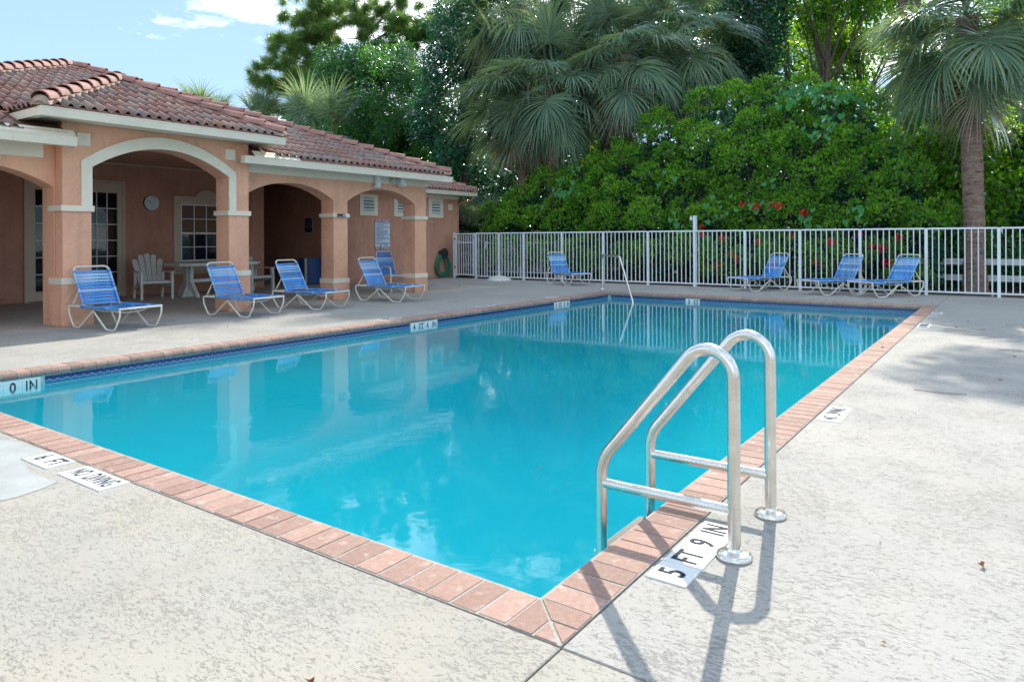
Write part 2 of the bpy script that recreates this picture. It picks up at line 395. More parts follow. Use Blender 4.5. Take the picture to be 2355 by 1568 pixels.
# ================================================================== GROUND, DECK, POOL
PL, PW, CW = 12.3, 6.17, .2       # pool length, width, coping width
mb = MB(); mb.add([(-60, -60, -2.4), (160, -60, -2.4), (160, 160, -2.4), (-60, 160, -2.4)], [(0, 1, 2, 3)])
g = MB()
for a, b, c, d in ((-80, -80, 300, -CW - .01), (-80, PW + CW + .01, 300, 300), (-80, -CW - .01, -CW - .01, PW + CW + .01), (PL + CW + .01, -CW - .01, 300, PW + CW + .01)):
    g.add([(a, b, -.09), (c, b, -.09), (c, d, -.09), (a, d, -.09)], [(0, 1, 2, 3)])
g.build('ground', M['soil'], kind='structure')
MB().add([(15.22, -12, -.05), (19, -12, -.02), (19, 13.3, -.02), (15.22, 13.3, -.05)], [(0, 1, 2, 3)]).build('planting_bed', M['mulch'], kind='structure')
deck = link('pool_deck', None, kind='structure')
J = .003
def slab(x0, y0, x1, y1, m, nm='slab'):
    b = MB(); e = .0035
    b.add([(x0, y0, -.085), (x1, y0, -.085), (x1, y1, -.085), (x0, y1, -.085), (x0, y0, -.004 - e), (x1, y0, -.004 - e), (x1, y1, -.004 - e), (x0, y1, -.004 - e),
           (x0 + e, y0 + e, -.004), (x1 - e, y0 + e, -.004), (x1 - e, y1 - e, -.004), (x0 + e, y1 - e, -.004)],
          [(0, 1, 5, 4), (1, 2, 6, 5), (2, 3, 7, 6), (3, 0, 4, 7), (4, 5, 9, 8), (5, 6, 10, 9), (6, 7, 11, 10), (7, 4, 8, 11), (8, 9, 10, 11)])
    return b.build(nm, m, deck)
c_ = -CW - .008; c2 = PW + CW + .008; c3 = PL + CW + .008
slab(-6, c_ + J, c_, c2 - J, M['deckwarm'])                      # near slab
slab(-6, -6, c_ - J, c_ - J, M['deckwarm'])                      # corner slab
slab(c_ + J, -12, c3 - J, c_, M['deck'])                          # right side
slab(c3 + J, -12, 15.2, c_ - J, M['deck'])
slab(c3, c_ + J, 15.2, c2 - J, M['deck'])                         # far end
slab(-6, c2, c3 - J, 9.3, M['deck'])                              # house side
slab(c3 + J, c2 + J, 15.2, 13.35, M['deck'])
slab(-6, 9.3 + J, c3 - J, 14.35, M['deckshade'])                  # porch floor
slab(9.2, 14.36, 11.0, 20.15, M['deckshade'])
# grey mortar patch round the 6 FT marker, an irregular sheet
b = MB(); pts = [(-.225, 3.26), (-.225, 3.19), (-.37, 3.19), (-.385, 3.08), (-.43, 2.9), (-.42, 2.6), (-.5, 2.56), (-.62, 2.53), (-.78, 2.55), (-1.1, 2.7), (-1.6, 3.0), (-1.9, 3.9), (-1.2, 4.4), (-.3, 4.6)]
b.add([(x, y, -.0018) for x, y in pts], [tuple(range(len(pts)))])
b.build('repair_patch', M['patch'], deck)

# pool shell
b = MB(); dn, df = -1.95, -1.05
b.add([(0, 0, dn), (PL, 0, df), (PL, PW, df), (0, PW, dn), (0, 0, -.06), (PL, 0, -.06), (PL, PW, -.06), (0, PW, -.06)],
      [(0, 1, 2, 3), (0, 4, 5, 1), (1, 5, 6, 2), (2, 6, 7, 3), (3, 7, 4, 0)])
pool = b.build('pool_shell', M['pool'], kind='structure')
cx_, cy_ = PL, PW
for i, rad in enumerate((1.05, 1.42, 1.80, 2.17)):
    zt = -.13 - .24 * (i + 1); pr = [(cx_ - .002, cy_ - .002)]
    for k in range(17):
        a = math.pi + math.pi / 2 * k / 16; pr.append((cx_ + rad * math.cos(a), cy_ + rad * math.sin(a)))
    st = MB().prism(pr, 'z', zt - .24, zt).build('step', M['pool'], pool)
    rim = [(cx_ + (rad) * math.cos(math.pi + math.pi / 2 * k / 16), cy_ + rad * math.sin(math.pi + math.pi / 2 * k / 16), zt + .004) for k in range(17)]
    MB().tube(rim, .012, 6).build('step_edge', M['navy'], pool)
WZ = -.135
b = MB(); b.box((-.004, -.004, -2.3), (PL + .004, PW + .004, WZ))
b.build('pool_water', M['water'], kind='structure')

# coping: individual bricks round the pool
coping = link('pool_coping', None, kind='structure')
def brick_mesh(wd, m, name='brick'):
    # x across the pool edge (0 = pool side, grows outward), y along the edge
    OV = .02; prof = [(CW, -.06), (CW, -.004), (CW - .004, 0), (.018, 0), (.004, -.003), (-.008, -.012), (-.017, -.026), (-.02, -.042), (-.017, -.056), (-.008, -.064), (.02, -.066)]
    return MB().prism(prof, 'y', -wd / 2, wd / 2).mesh(name, m, True)
PITCH = .1142; bw = PITCH - .0105
bm_ = [brick_mesh(bw, M['brick']) for _ in range(1)]
def edge(o, along, outw, length):
    n = int(round(length / PITCH)); p = length / n; res = []
    for i in range(n): res.append((Vector(o) + Vector(along) * (p * (i + .5)), Vector(along), Vector(outw)))
    return res
allb = edge((0, 0, 0), (0, 1, 0), (-1, 0, 0), PW) + edge((0, 0, 0), (1, 0, 0), (0, -1, 0), PL) + edge((0, PW, 0), (1, 0, 0), (0, 1, 0), PL) + edge((PL, 0, 0), (0, 1, 0), (1, 0, 0), PW)
allb.sort(key=lambda t: (t[0] - CAM).length)
stf = MB()
for i, (p, al, ow) in enumerate(allb):
    m = Matrix((ow, al, ow.cross(al))).transposed().to_4x4()
    if m.determinant() < 0: m = Matrix((ow, -al, Vector((0, 0, 1)))).transposed().to_4x4()
    if (m @ Vector((0, 0, 1)) - m.translation).z < 0: m = Matrix((ow, -al, Vector((0, 0, 1)))).transposed().to_4x4()
    m.translation = p + Vector((0, 0, random.uniform(-.0016, .0008))) + ow * random.uniform(-.0015, .0015)
    m = m @ Matrix.Rotation(random.uniform(-.012, .012), 4, 'Z')
    if i < 292:
        link('brick', bm_[0], coping, mw=m)
    else:
        me = bm_[0]; stf.add([m @ v.co for v in me.vertices], [tuple(f.vertices) for f in me.polygons])
stf.build('brick_row', M['brick'], coping, kind='stuff')
b = MB()    # mortar bed, 5 mm below the faces
b.box((-CW - .002, -CW - .002, -.06), (-.0, PW + CW + .002, -.0032)); b.box((PL + .0, -CW - .002, -.06), (PL + CW + .002, PW + CW + .002, -.0032))
b.box((0.0005, -CW - .002, -.06), (PL - .0005, 0, -.0032)); b.box((0.0005, PW, -.06), (PL - .0005, PW + CW + .002, -.0032))
b.build('mortar', M['mortar'], coping)
b = MB()    # rounded mortar nose between the bricks
for (p0, p1) in (((-.008, 0, 0), (-.008, PW, 0)), ((0, -.008, 0), (PL, -.008, 0)), ((0, PW + .008, 0), (PL, PW + .008, 0)), ((PL + .008, 0, 0), (PL + .008, PW, 0))):
    b.tube([(p0[0], p0[1], -.034), (p1[0], p1[1], -.034)], .0225, 10)
b.build('mortar_nose', M['mortar'], coping, smooth=True)
for sx, sy in ((-1, -1), (1, -1), (-1, 1), (1, 1)):     # mitred corner bricks
    ox = 0 if sx < 0 else PL; oy = 0 if sy < 0 else PW; G_ = .005; q = CW
    for tri in ([(G_ * 2.4, G_), (q, G_), (q, .098), (.105, .098)], [(.118, .108), (q, .108), (q, q - G_ * 2.4)], [(G_, G_ * 2.4), (G_, q), (.098, q), (.098, .105)], [(.108, .118), (.108, q), (q - G_ * 2.4, q)]):
        tri = [(ox + sx * a, oy + sy * c) for a, c in tri]
        MB().prism(tri, 'z', -.06, 0).build('brick', M['brick'], coping)

# waterline tile band: navy tile with a wave edge over aqua
band = link('waterline_tile_band', None, kind='structure')
TP = .0762
def wl_tile():
    m = MB(); n = 8; w2 = TP / 2 - .0012; zt, zb = 0, -.075
    xs = [-w2 + 2 * w2 * k / n for k in range(n + 1)]
    wz = [-.041 - .008 * math.cos(2 * math.pi * (k / n)) for k in range(n + 1)]
    for k in range(n):
        m.add([(xs[k], 0, wz[k]), (xs[k + 1], 0, wz[k + 1]), (xs[k + 1], 0, zt), (xs[k], 0, zt)], [(0, 1, 2, 3)], 0)
        m.add([(xs[k], 0, wz[k]), (xs[k + 1], 0, wz[k + 1]), (xs[k + 1], 0, wz[k + 1] - .003), (xs[k], 0, wz[k] - .003)], [(0, 3, 2, 1)], 2)
        m.add([(xs[k], 0, wz[k] - .003), (xs[k + 1], 0, wz[k + 1] - .003), (xs[k + 1], 0, zb), (xs[k], 0, zb)], [(0, 3, 2, 1)], 1)
    m.add([(-w2, 0, zt), (w2, 0, zt), (w2, .006, zt), (-w2, .006, zt)], [(0, 1, 2, 3)], 0)
    return m.mesh('tile', [M['navy'], M['aqua'], M['signwhite']])
wlt = wl_tile(); signs_far = [(.27, .88), (5.88, 6.49), (9.98, 10.59)]; sign_end = (4.05, 4.35)
b = MB(); b.box((.001, PW - .004, -.16), (PL - .004, PW - .0005, -.062)); b.box((PL - .004, .001, -.16), (PL - .0005, PW - .004, -.062)); b.build('grout', M['grout'], band)
cnt = 0
for i in range(int(PL / TP)):
    x = TP * (i + .5)
    if any(a - .02 < x < c + .02 for a, c in signs_far): continue
    link('tile', wlt, band, mw=Matrix.Translation((x, PW - .007, -.072)))
for i in range(int(PW / TP)):
    y = TP * (i + .5)
    if sign_end[0] - .02 < y < sign_end[1] + .02: continue
    link('tile', wlt, band, mw=Matrix.Translation((PL - .007, y, -.072)) @ Matrix.Rotation(-math.pi / 2, 4, 'Z'))
def marker(parts, org, right, up, label, tw=.15, th=.15, group=None, sx=1.0, tilt=0):
    """a row of ceramic marker tiles; org = outer lower-left corner, text reads along right with its top toward up"""
    right = Vector(right); up = Vector(up); nrm = right.cross(up)
    base = Vector(org)
    t = thing('depth_marker', base, label, 'depth marker', group=group)
    mm = Matrix((right, up, nrm)).transposed().to_4x4()
    tmesh = MB().box((.0012, .0012, -.006), (tw - .0012, th - .0012, 0)).mesh('tile', M['markertile'])
    n = len(parts)
    for i in range(n):
        link('tile', tmesh, t, mw=mm @ Matrix.Translation((i * tw, 0, 0)))
    for i, s in enumerate(parts):
        if not s: continue
        c = base + right * (i * tw + tw / 2) + up * (th / 2) + nrm * .0014
        text('lettering', s, th * .92, c, right, up, M['ink'], t, sx=(.78 if len(s) == 1 else .68), bold=.0022, ext=.0004)
    return t
Z0 = .0014
marker(['5', 'FT', '9', 'IN'], (.34, -.375, Z0), (1, 0, 0), (0, 1, 0), 'white depth marker tiles reading 5 FT 9 IN beside the steel ladder')
marker(['6', 'FT'], (-.365, 3.175, Z0), (0, -1, 0), (1, 0, 0), 'white depth marker tiles reading 6 FT in the near deck by the grey patch')
def phrase(org, right, up, label, s='NO  DIVING', n=3, tw=.15, sx=.5):
    right = Vector(right); up = Vector(up); nrm = right.cross(up); base = Vector(org)
    t = thing('warning_marker', base, label, 'warning marker')
    mm = Matrix((right, up, nrm)).transposed().to_4x4(); tmesh = MB().box((.0012, .0012, -.006), (tw - .0012, tw - .0012, 0)).mesh('tile', M['markertile'])
    for i in range(n): link('tile', tmesh, t, mw=mm @ Matrix.Translation((i * tw, 0, 0)))
    text('lettering', s, tw * .9, base + right * (n * tw / 2) + up * (tw / 2) + nrm * .0014, right, up, M['ink'], t, sx=sx * .94, bold=.0012, ext=.0004)
    return t
phrase((-.365, 2.74, Z0), (0, -1, 0), (1, 0, 0), 'white NO DIVING tiles in the near deck, next to the 6 FT tiles')
phrase((2.99, -.375, Z0), (1, 0, 0), (0, 1, 0), 'white NO DIVING tiles in the sunlit deck right of the pool')
phrase((8.85, -.375, Z0), (1, 0, 0), (0, 1, 0), 'white NO DIVING tiles in the shaded right deck near the far corner')
phrase((10.9, -.375, Z0), (1, 0, 0), (0, 1, 0), 'white marker tiles reading 3 FT in the deck right beside the far pool corner', s='3 FT', n=2, sx=.8)
marker(['6', 'FT'], (.42, PW + CW + .17, Z0), (-1, 0, 0), (0, -1, 0), 'white 6 FT tiles in the house side deck at the left edge')
phrase((5.95, PW + CW + .17, Z0), (-1, 0, 0), (0, -1, 0), 'white warning tiles in the house side deck behind the 4 FT 6 IN marker')
phrase((8.35, PW + CW + .17, Z0), (-1, 0, 0), (0, -1, 0), 'white warning tiles in the house side deck, midway along the pool')
phrase((10.5, PW + CW + .17, Z0), (-1, 0, 0), (0, -1, 0), 'white marker tiles in the house side deck behind the 3 FT 3 IN marker', s='3 FT', n=2, sx=.8)
def wallmarker(parts, org, right, up, label):
    t = marker(parts, org, right, up, label, .1524, .155)
    return t
wallmarker(['6', 'FT', '0', 'IN'], (.27, PW - .0085, -.225), (1, 0, 0), (0, 0, 1), 'white 6 FT 0 IN tiles on the pool wall at the left edge')
wallmarker(['4', 'FT', '6', 'IN'], (5.88, PW - .0085, -.225), (1, 0, 0), (0, 0, 1), 'white tiles reading 4 FT 6 IN on the house side pool wall')
wallmarker(['3', 'FT', '3', 'IN'], (9.98, PW - .0085, -.225), (1, 0, 0), (0, 0, 1), 'white 3 FT 3 IN tiles on the house side pool wall by the steps')
wallmarker(['3', 'FT'], (PL - .0085, 4.35, -.225), (0, -1, 0), (0, 0, 1), 'white tiles reading 3 FT on the far end wall of the pool')

# ================================================================== LADDER AND CORNER RAIL
lad = thing('pool_ladder', (.91, -.43, 0), 'tall stainless steel pool ladder with two looped handrails at the near right of the pool', 'pool ladder')
def flange(x, y, parent, px, py):
    return MB().lathe([(.066, -.004), (.067, .006), (.062, .014), (.052, .019), (.036, .021), (.029, .024), (.0255, .034)], (x - px, y - py, 0), 28).build('floor_flange', M['steel'], parent, True)
for x in (.671, 1.161):
    X = x - .91
    yb = -.435 + .43; yf = .128 + .43
    cen = Vector((X, yb + .10, .672)); path = [Vector((X, yb, -.003)), Vector((X, yb, .665))]
    for k in range(1, 13):     # loop over the top, 140 degrees
        a = math.pi - R(137) * k / 12; path.append(cen + Vector((0, math.cos(a) * .10, math.sin(a) * .10)))
    path += fillet([path[-1], (X, yf, .265), (X, yf, -1.05)], .07, 6)[1:]
    MB().tube(path, .0242, 18).build('handrail', M['steel'], lad, True)
    MB().tube([(X, yb, .171), (X, yf, .171)], .0205, 16).build('crossbar', M['steel'], lad, True)
    flange(x, -.435, lad, .91, -.43)
for k, z in enumerate((-.145, -.43, -.71, -.99)):
    b = MB(); b.box((-.225, yf - .045, z - .012), (.225, yf + .045, z + .012)); b.box((-.222, yf - .04, z + .012), (.222, yf + .04, z + .016), 1)
    b.build('rung', [M['white'], M['blacktrim']], lad)
cr = thing('corner_handrail', (12.98, 6.68, 0), 'single stainless steel handrail leading into the pool at the far corner steps', 'handrail')
dd = Vector((-.707, -.707, 0))
pth = fillet([(0, 0, -.003), (0, 0, .80), dd * 1.28 + Vector((0, 0, .815)), dd * 2.13 + Vector((0, 0, -.1)), dd * 2.24 + Vector((0, 0, -.45))], [.09, .1, .1], 6)
MB().tube(pth, .024, 14).build('rail_tube', M['steel'], cr, True)
flange(12.98, 6.68, cr, 12.98, 6.68)

# ================================================================== BUILDING
VC, VW, TH = 9.54, 9.76, .37
house = thing('pool_house', (4.9, 9.54, 0), 'orange stucco pool house with arched porch and clay tile roof beside the pool', 'pool house')
HO = Vector((4.9, 9.54, 0)); HM = Matrix.Translation(-HO)
def hp(mb, name, mats, parent=None, smooth=False, **k):
    mb.v = [tuple(Vector(v) - HO) if parent is None else v for v in mb.v]
    return mb.build(name, mats, parent or house, smooth, **k)
def arch(t, e=2.0): return 1 - abs(t) ** e
def arcade(u0, u1, v0, v1, ztop, openings, n=22):
    """wall from u0 to u1 with arched openings (a, b, spring, rise, exponent)"""
    m = MB(); xs = [u0]; ev = []
    for a, b_, s, r, e in openings:
        xs += [a + (b_ - a) * k / n for k in range(n + 1)]
    xs.append(u1)
    def low(x, mid):
        for a, b_, s, r, e in openings:
            if a < mid < b_: return s + r * arch(2 * (x - a) / (b_ - a) - 1, e)
        return 0
    for i in range(len(xs) - 1):
        a, b_ = xs[i], xs[i + 1]
        if b_ - a < 1e-6: continue
        mid = (a + b_) / 2; za, zb = low(a, mid), low(b_, mid)
        m.add([(a, v0, za), (b_, v0, zb), (b_, v0, ztop), (a, v0, ztop), (a, v1, za), (b_, v1, zb), (b_, v1, ztop), (a, v1, ztop)],
              [(0, 1, 2, 3), (5, 4, 7, 6), (0, 4, 5, 1), (3, 2, 6, 7)])
    for a, b_, s, r, e in openings:
        m.add([(a, v0, 0), (a, v1, 0), (a, v1, s), (a, v0, s)], [(0, 3, 2, 1)]); m.add([(b_, v0, 0), (b_, v1, 0), (b_, v1, s), (b_, v0, s)], [(0, 1, 2, 3)])
    for x, f in ((u0, (0, 1, 2, 3)), (u1, (0, 3, 2, 1))):
        m.add([(x, v0, 0), (x, v1, 0), (x, v1, ztop), (x, v0, ztop)], [f])
    return m
hp(arcade(2.46, 5.41, VC, VC + TH, 2.87, [(2.84, 5.03, 2.26, .36, 2.0)]), 'arch_wall', M['stucco'])
hp(arcade(5.415, 10.2, VW, VW + TH, 2.62, [(5.46, 7.48, 1.985, .28, 2.2), (7.845, 9.83, 1.985, .285, 2.2)]), 'arch_wall', M['stucco'])
hp(arcade(-.8, 2.455, VW, VW + TH, 2.62, [(.4, 2.44, 1.96, .28, 2.2)]), 'arch_wall', M['stucco'])
# side beams of the porch behind the piers
b = MB(); b.box((-.8, VW + TH + .001, 0), (-.45, 14.38, 2.8)); hp(b, 'side_wall', M['stucco'])
# back walls, end wing, corridor
b = MB()
b.box((-.8, 14.4, 0), (9.17, 14.7, 3.0)); b.box((8.82, 14.7, 0), (9.17, 20.2, 2.9))
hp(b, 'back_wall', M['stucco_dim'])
b = MB(); b.box((11.08, 13.38, 0), (15.69, 13.68, 2.6)); b.box((11.08, 13.68, 0), (11.38, 20.2, 2.9)); b.box((15.39, 13.68, 0), (15.69, 18.5, 2.6))
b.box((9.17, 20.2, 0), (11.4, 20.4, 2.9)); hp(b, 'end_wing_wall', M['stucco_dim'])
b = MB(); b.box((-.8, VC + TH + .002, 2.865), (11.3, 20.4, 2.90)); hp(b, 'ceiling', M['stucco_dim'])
b = MB(); b.box((2.5, 14.33, 2.83), (9.17, 14.398, 2.862)); hp(b, 'ceiling_trim', M['doorcream'])
b = MB(); b.box((10.2, VW + TH, 2.4), (10.5, 13.37, 2.864)); hp(b, 'porch_beam', M['stucco'])
# control seam in the end wing wall
b = MB(); b.box((11.1, 13.374, .70), (15.68, 13.381, .712)); hp(b, 'seam_bead', M['stucco_dim'])
# columns: plinths and bands
def ring(u0, u1, v0, v1, z0, z1, pr, nm, mat):
    b = MB(); b.box((u0 - pr, v0 - pr, z0), (u1 + pr, v1 + pr, z1)); return hp(b, nm, mat)
for (u0, u1, v0, ph, bh, z0, z1) in ((2.46, 2.84, VC, .59, .68, 1.62, 1.70), (5.03, 5.41, VC, .59, .68, 1.62, 1.70), (7.48, 7.845, VW, .33, .425, 1.65, 1.725), (9.83, 10.2, VW, .33, .425, 1.65, 1.725), (.03, .4, VW, .33, .425, 1.65, 1.725)):
    v1 = v0 + TH
    ring(u0, u1, v0, v1, 0, ph, .018, 'plinth', M['stucco'])
    ring(u0, u1, v0, v1, ph + .001, bh, .026, 'trim_band', M['cream'])
    ring(u0, u1, v0, v1, z0, z1, .03, 'trim_band', M['cream'])
# arch trim of the centre bay
m = MB(); n = 30; vf = VC - .028
ui0, ui1, zi, ri = 2.845, 5.025, 2.262, .355
uo0, uo1, zo, ro = 2.70, 5.155, 2.345, .45
for k in range(n):
    t0, t1 = k / n, (k + 1) / n
    A = [(ui0 + (ui1 - ui0) * t, zi + ri * arch(2 * t - 1)) for t in (t0, t1)]; B = [(uo0 + (uo1 - uo0) * t, zo + ro * arch(2 * t - 1)) for t in (t0, t1)]
    m.add([(A[0][0], vf, A[0][1]), (A[1][0], vf, A[1][1]), (B[1][0], vf, B[1][1]), (B[0][0], vf, B[0][1]), (A[0][0], VC - .0005, A[0][1]), (A[1][0], VC - .0005, A[1][1]), (B[1][0], VC - .0005, B[1][1]), (B[0][0], VC - .0005, B[0][1])],
          [(0, 1, 2, 3), (0, 4, 5, 1), (3, 2, 6, 7)])
m.prism([(uo0, 1.701), (ui0, 1.701), (ui0, zi), (uo0, zo)], 'y', vf, VC - .0005); m.prism([(ui1, 1.701), (uo1, 1.701), (uo1, zo), (ui1, zi)], 'y', vf, VC - .0005)
hp(m, 'arch_trim', M['cream'])
for u in (2.64, 4.96): hp(MB().box((u, VC - .03, 2.555), (u + .18, VC - .0005, 2.735)), 'square_ornament', M['cream'])
# frieze boards
hp(MB().box((5.415, VW - .03, 2.40), (10.23, VW - .0005, 2.56)), 'frieze_board', M['cream'])
hp(MB().box((-.8, VW - .03, 2.36), (2.30, VW - .0005, 2.56)), 'frieze_board', M['cream'])
hp(MB().box((13.0, 13.35, 2.47), (15.71, 13.379, 2.60)), 'frieze_board', M['cream'])
# soffits
hp(MB().box((5.06, 9.912, 2.62), (5.409, 10.3, 2.9)), 'cheek_wall', M['stucco']); hp(MB().box((2.461, 9.912, 2.62), (2.8, 10.3, 2.9)), 'cheek_wall', M['stucco'])
hp(MB().box((5.415, 9.33, 2.565), (10.45, VW + .1, 2.60)), 'soffit', M['cream'])
hp(MB().box((-.8, 9.33, 2.565), (2.455, VW + .1, 2.60)), 'soffit', M['cream'])
hp(MB().box((2.05, 9.08, 2.875), (5.7, 9.95, 2.905)), 'soffit', M['cream'])
hp(MB().box((11.2, 13.02, 2.605), (16.0, 13.6, 2.63)), 'soffit', M['cream'])
def gutter(u0, u1, v, zb, zt, nm='gutter', wd=.13):
    b = MB(); b.prism([(v + .02, zb), (v + wd, zb), (v + wd, zt), (v + wd - .012, zt), (v + wd - .012, zb + .02), (v + .03, zb + .02), (v + .012, zt), (v - .006, zt), (v - .006, zt - .012), (v + .004, zt - .03), (v + .006, zt - .05)], 'x', u0, u1)
    o = hp(b, nm, M['cream'])
    b = MB(); b.box((u0 + .004, v + .03, zb + .021), (u1 - .004, v + wd - .014, zb + .05)); b.v = [tuple(Vector(p) - HO) for p in b.v]; b.build('gutter_shade_strip', M['gutterdark'], o)  # dark strip put in for the shade inside the gutter
    for x in (u0, u1 - .004):
        b = MB(); b.prism([(v + .02, zb - .0008), (v + wd, zb - .0008), (v + wd, zt + .0008), (v - .006, zt + .0008), (v + .006, zt - .05)], 'x', x - .001, x + .005)
        b.v = [tuple(Vector(p) - HO) for p in b.v]; b.build('end_cap', M['cream'], o)
    return o
gutter(5.13, 10.52, 9.21, 2.50, 2.625)
gutter(-.8, 2.52, 9.21, 2.50, 2.625)
gutter(1.97, 5.74, 8.94, 2.835, 2.955)
gutter(11.2, 16.12, 12.88, 2.575, 2.69)
b = MB(); b.box((1.97, 9.075, 2.84), (2.07, 10.0, 2.95)); hp(b, 'gutter_return', M['cream'])
b = MB(); b.box((5.64, 9.075, 2.84), (5.735, 10.0, 2.95)); hp(b, 'gutter_return', M['cream'])
for u0, u1 in ((5.32, 6.25), (1.2, 2.50)):       # gutter covers
    b = MB(); b.add([(u0, 9.2, 2.628), (u1, 9.2, 2.628), (u1, 9.30, 2.725), (u0, 9.30, 2.725), (u0, 9.215, 2.62), (u1, 9.215, 2.62), (u1, 9.315, 2.717), (u0, 9.315, 2.717)], [(0, 1, 2, 3), (5, 4, 7, 6), (0, 4, 5, 1), (1, 5, 6, 2), (2, 6, 7, 3), (3, 7, 4, 0)])
    hp(b, 'gutter_cover', M['cream'])

# ---- roof
ES, VE, ZE = .39, 9.27, 2.67            # main front plane  z = ZE + ES*(v-VE)
U0, U1 = -.82, 10.46; APu = (U0 + U1) / 2; APv = VE + (U1 - U0) / 2; APz = ZE + ES * (APv - VE)
CS, CE, CZ = .46, 9.02, 2.985; CU0, CU1 = 1.99, 5.75; CAu = (CU0 + CU1) / 2; CAv = CE + (CU1 - CU0) / 2; CAz = CZ + CS * (CAv - CE)
RV = VE + (CAz - ZE) / ES                # where the centre ridge meets the main plane
SV = VE + (CZ - ZE) / ES
rf = MB()
NV = 10.15; NZ = ZE + ES * (NV - VE)
rf.add([(U0, VE, ZE), (U1, VE, ZE), (APu, APv, APz), (U0, 2 * APv - VE, ZE), (U1, 2 * APv - VE, ZE), (2.46, VE, ZE), (2.46, NV, NZ), (5.41, NV, NZ), (5.41, VE, ZE)], [(0, 5, 6, 7, 8, 1, 2), (1, 4, 2), (4, 3, 2), (3, 0, 2)])
rf.add([(CU0, CE, CZ), (CU1, CE, CZ), (CAu, CAv, CAz), (CAu, RV, CAz + .002), (CU0, SV, CZ), (CU1, SV, CZ)], [(0, 1, 2), (0, 2, 3, 4), (1, 5, 3, 2)])
WS, WE, WZ_, WU = .40, 12.93, 2.72, 16.06
rf.add([(10.4, WE, WZ_), (WU, WE, WZ_), (WU - 2.9, WE + 2.9, WZ_ + WS * 2.9), (10.4, WE + 2.9, WZ_ + WS * 2.9), (WU, WE + 5.8, WZ_), (10.4, WE + 5.8, WZ_)], [(0, 1, 2, 3), (1, 4, 2), (4, 5, 3, 2)])
roof = hp(rf, 'roof', M['under'])
def tile_mesh(i):
    m = MB(); prof = []
    W = .3
    for k in range(13):
        x = -W / 2 + W * k / 12; ph = (k / 6) % 1 if k < 12 else 0
        z = .052 * (math.sin(math.pi * min(1, ph / .62)) if ph < .62 else -.22 * math.sin(math.pi * (ph - .62) / .38))
        prof.append((x, z))
    n = len(prof); L_ = .345; th = .016; lift = .022
    vs = [(x, 0, z + lift) for x, z in prof] + [(x, L_, z + .002) for x, z in prof] + [(x, 0, z + lift - th) for x, z in prof]
    fs = [(k, k + 1, n + k + 1, n + k) for k in range(n - 1)] + [(2 * n + k, 2 * n + k + 1, k + 1, k) for k in range(n - 1)]
    m.add(vs, fs)
    me = m.mesh('tile', TILEM[i]); me.polygons.foreach_set('use_smooth', [True] * (n - 1) + [False] * (n - 1)); return me
TM = [tile_mesh(i) for i in range(4)]
# bird-stop strip along the eaves below the first course
tiles = []
def tile_plane(o, across, upd, inside, rows, cols):
    across = Vector(across).normalized(); upd = Vector(upd).normalized(); nrm = across.cross(upd)
    for r_ in range(rows):
        for c in range(cols):
            p = Vector(o) + across * ((c + .5) * .3) + upd * (r_ * .33 - .03)
            q = p + upd * .17
            if inside(q):
                mm = Matrix((across, upd, nrm)).transposed().to_4x4(); mm.translation = p + nrm * .006 + across * random.uniform(-.003, .003)
                mm = mm @ Matrix.Rotation(random.uniform(-.012, .012), 4, 'Z'); tiles.append((mm, random.choices(range(4), (5, 5, 3, 3))[0]))
def in_main(q):
    if not (U0 + (q.y - VE) < q.x < U1 - (q.y - VE)): return False
    if 2.36 < q.x < 5.51 and q.y < NV + .1: return False
    if CU0 - .02 < q.x < CU1 + .02:
        zc = CZ + CS * min(q.y - CE, q.x - CU0, CU1 - q.x)
        if zc > q.z + .02: return False
    return True
tile_plane((U0, VE, ZE), (1, 0, 0), (0, 1, ES), in_main, 19, 38)
tile_plane((CU0, CE, CZ), (1, 0, 0), (0, 1, CS), lambda q: CU0 + (q.y - CE) < q.x + .03 and q.x - .03 < CU1 - (q.y - CE), 7, 13)
tile_plane((CU0, SV, CZ), (0, -1, 0), (1, 0, CS), lambda q: q.y > CE + (q.x - CU0) and q.y < SV + (q.x - CU0) * CS / ES, 6, 8)
tile_plane((12.4, WE, WZ_), (1, 0, 0), (0, 1, WS), lambda q: q.x < WU - (q.y - WE), 7, 13)
tiles.sort(key=lambda t: (t[0].translation - CAM).length)
# the ones the camera sees first as single pieces, the rest joined
stm = MB()
for i, (mm, k) in enumerate(tiles):
    mm = HM @ mm
    if i < 298: link('tile', TM[k], roof, mw=mm)
    else:
        me = TM[k]; stm.add([mm @ v.co for v in me.vertices], [tuple(f.vertices) for f in me.polygons], k)
stm.build('tile_field', TILEM, roof, kind='stuff')
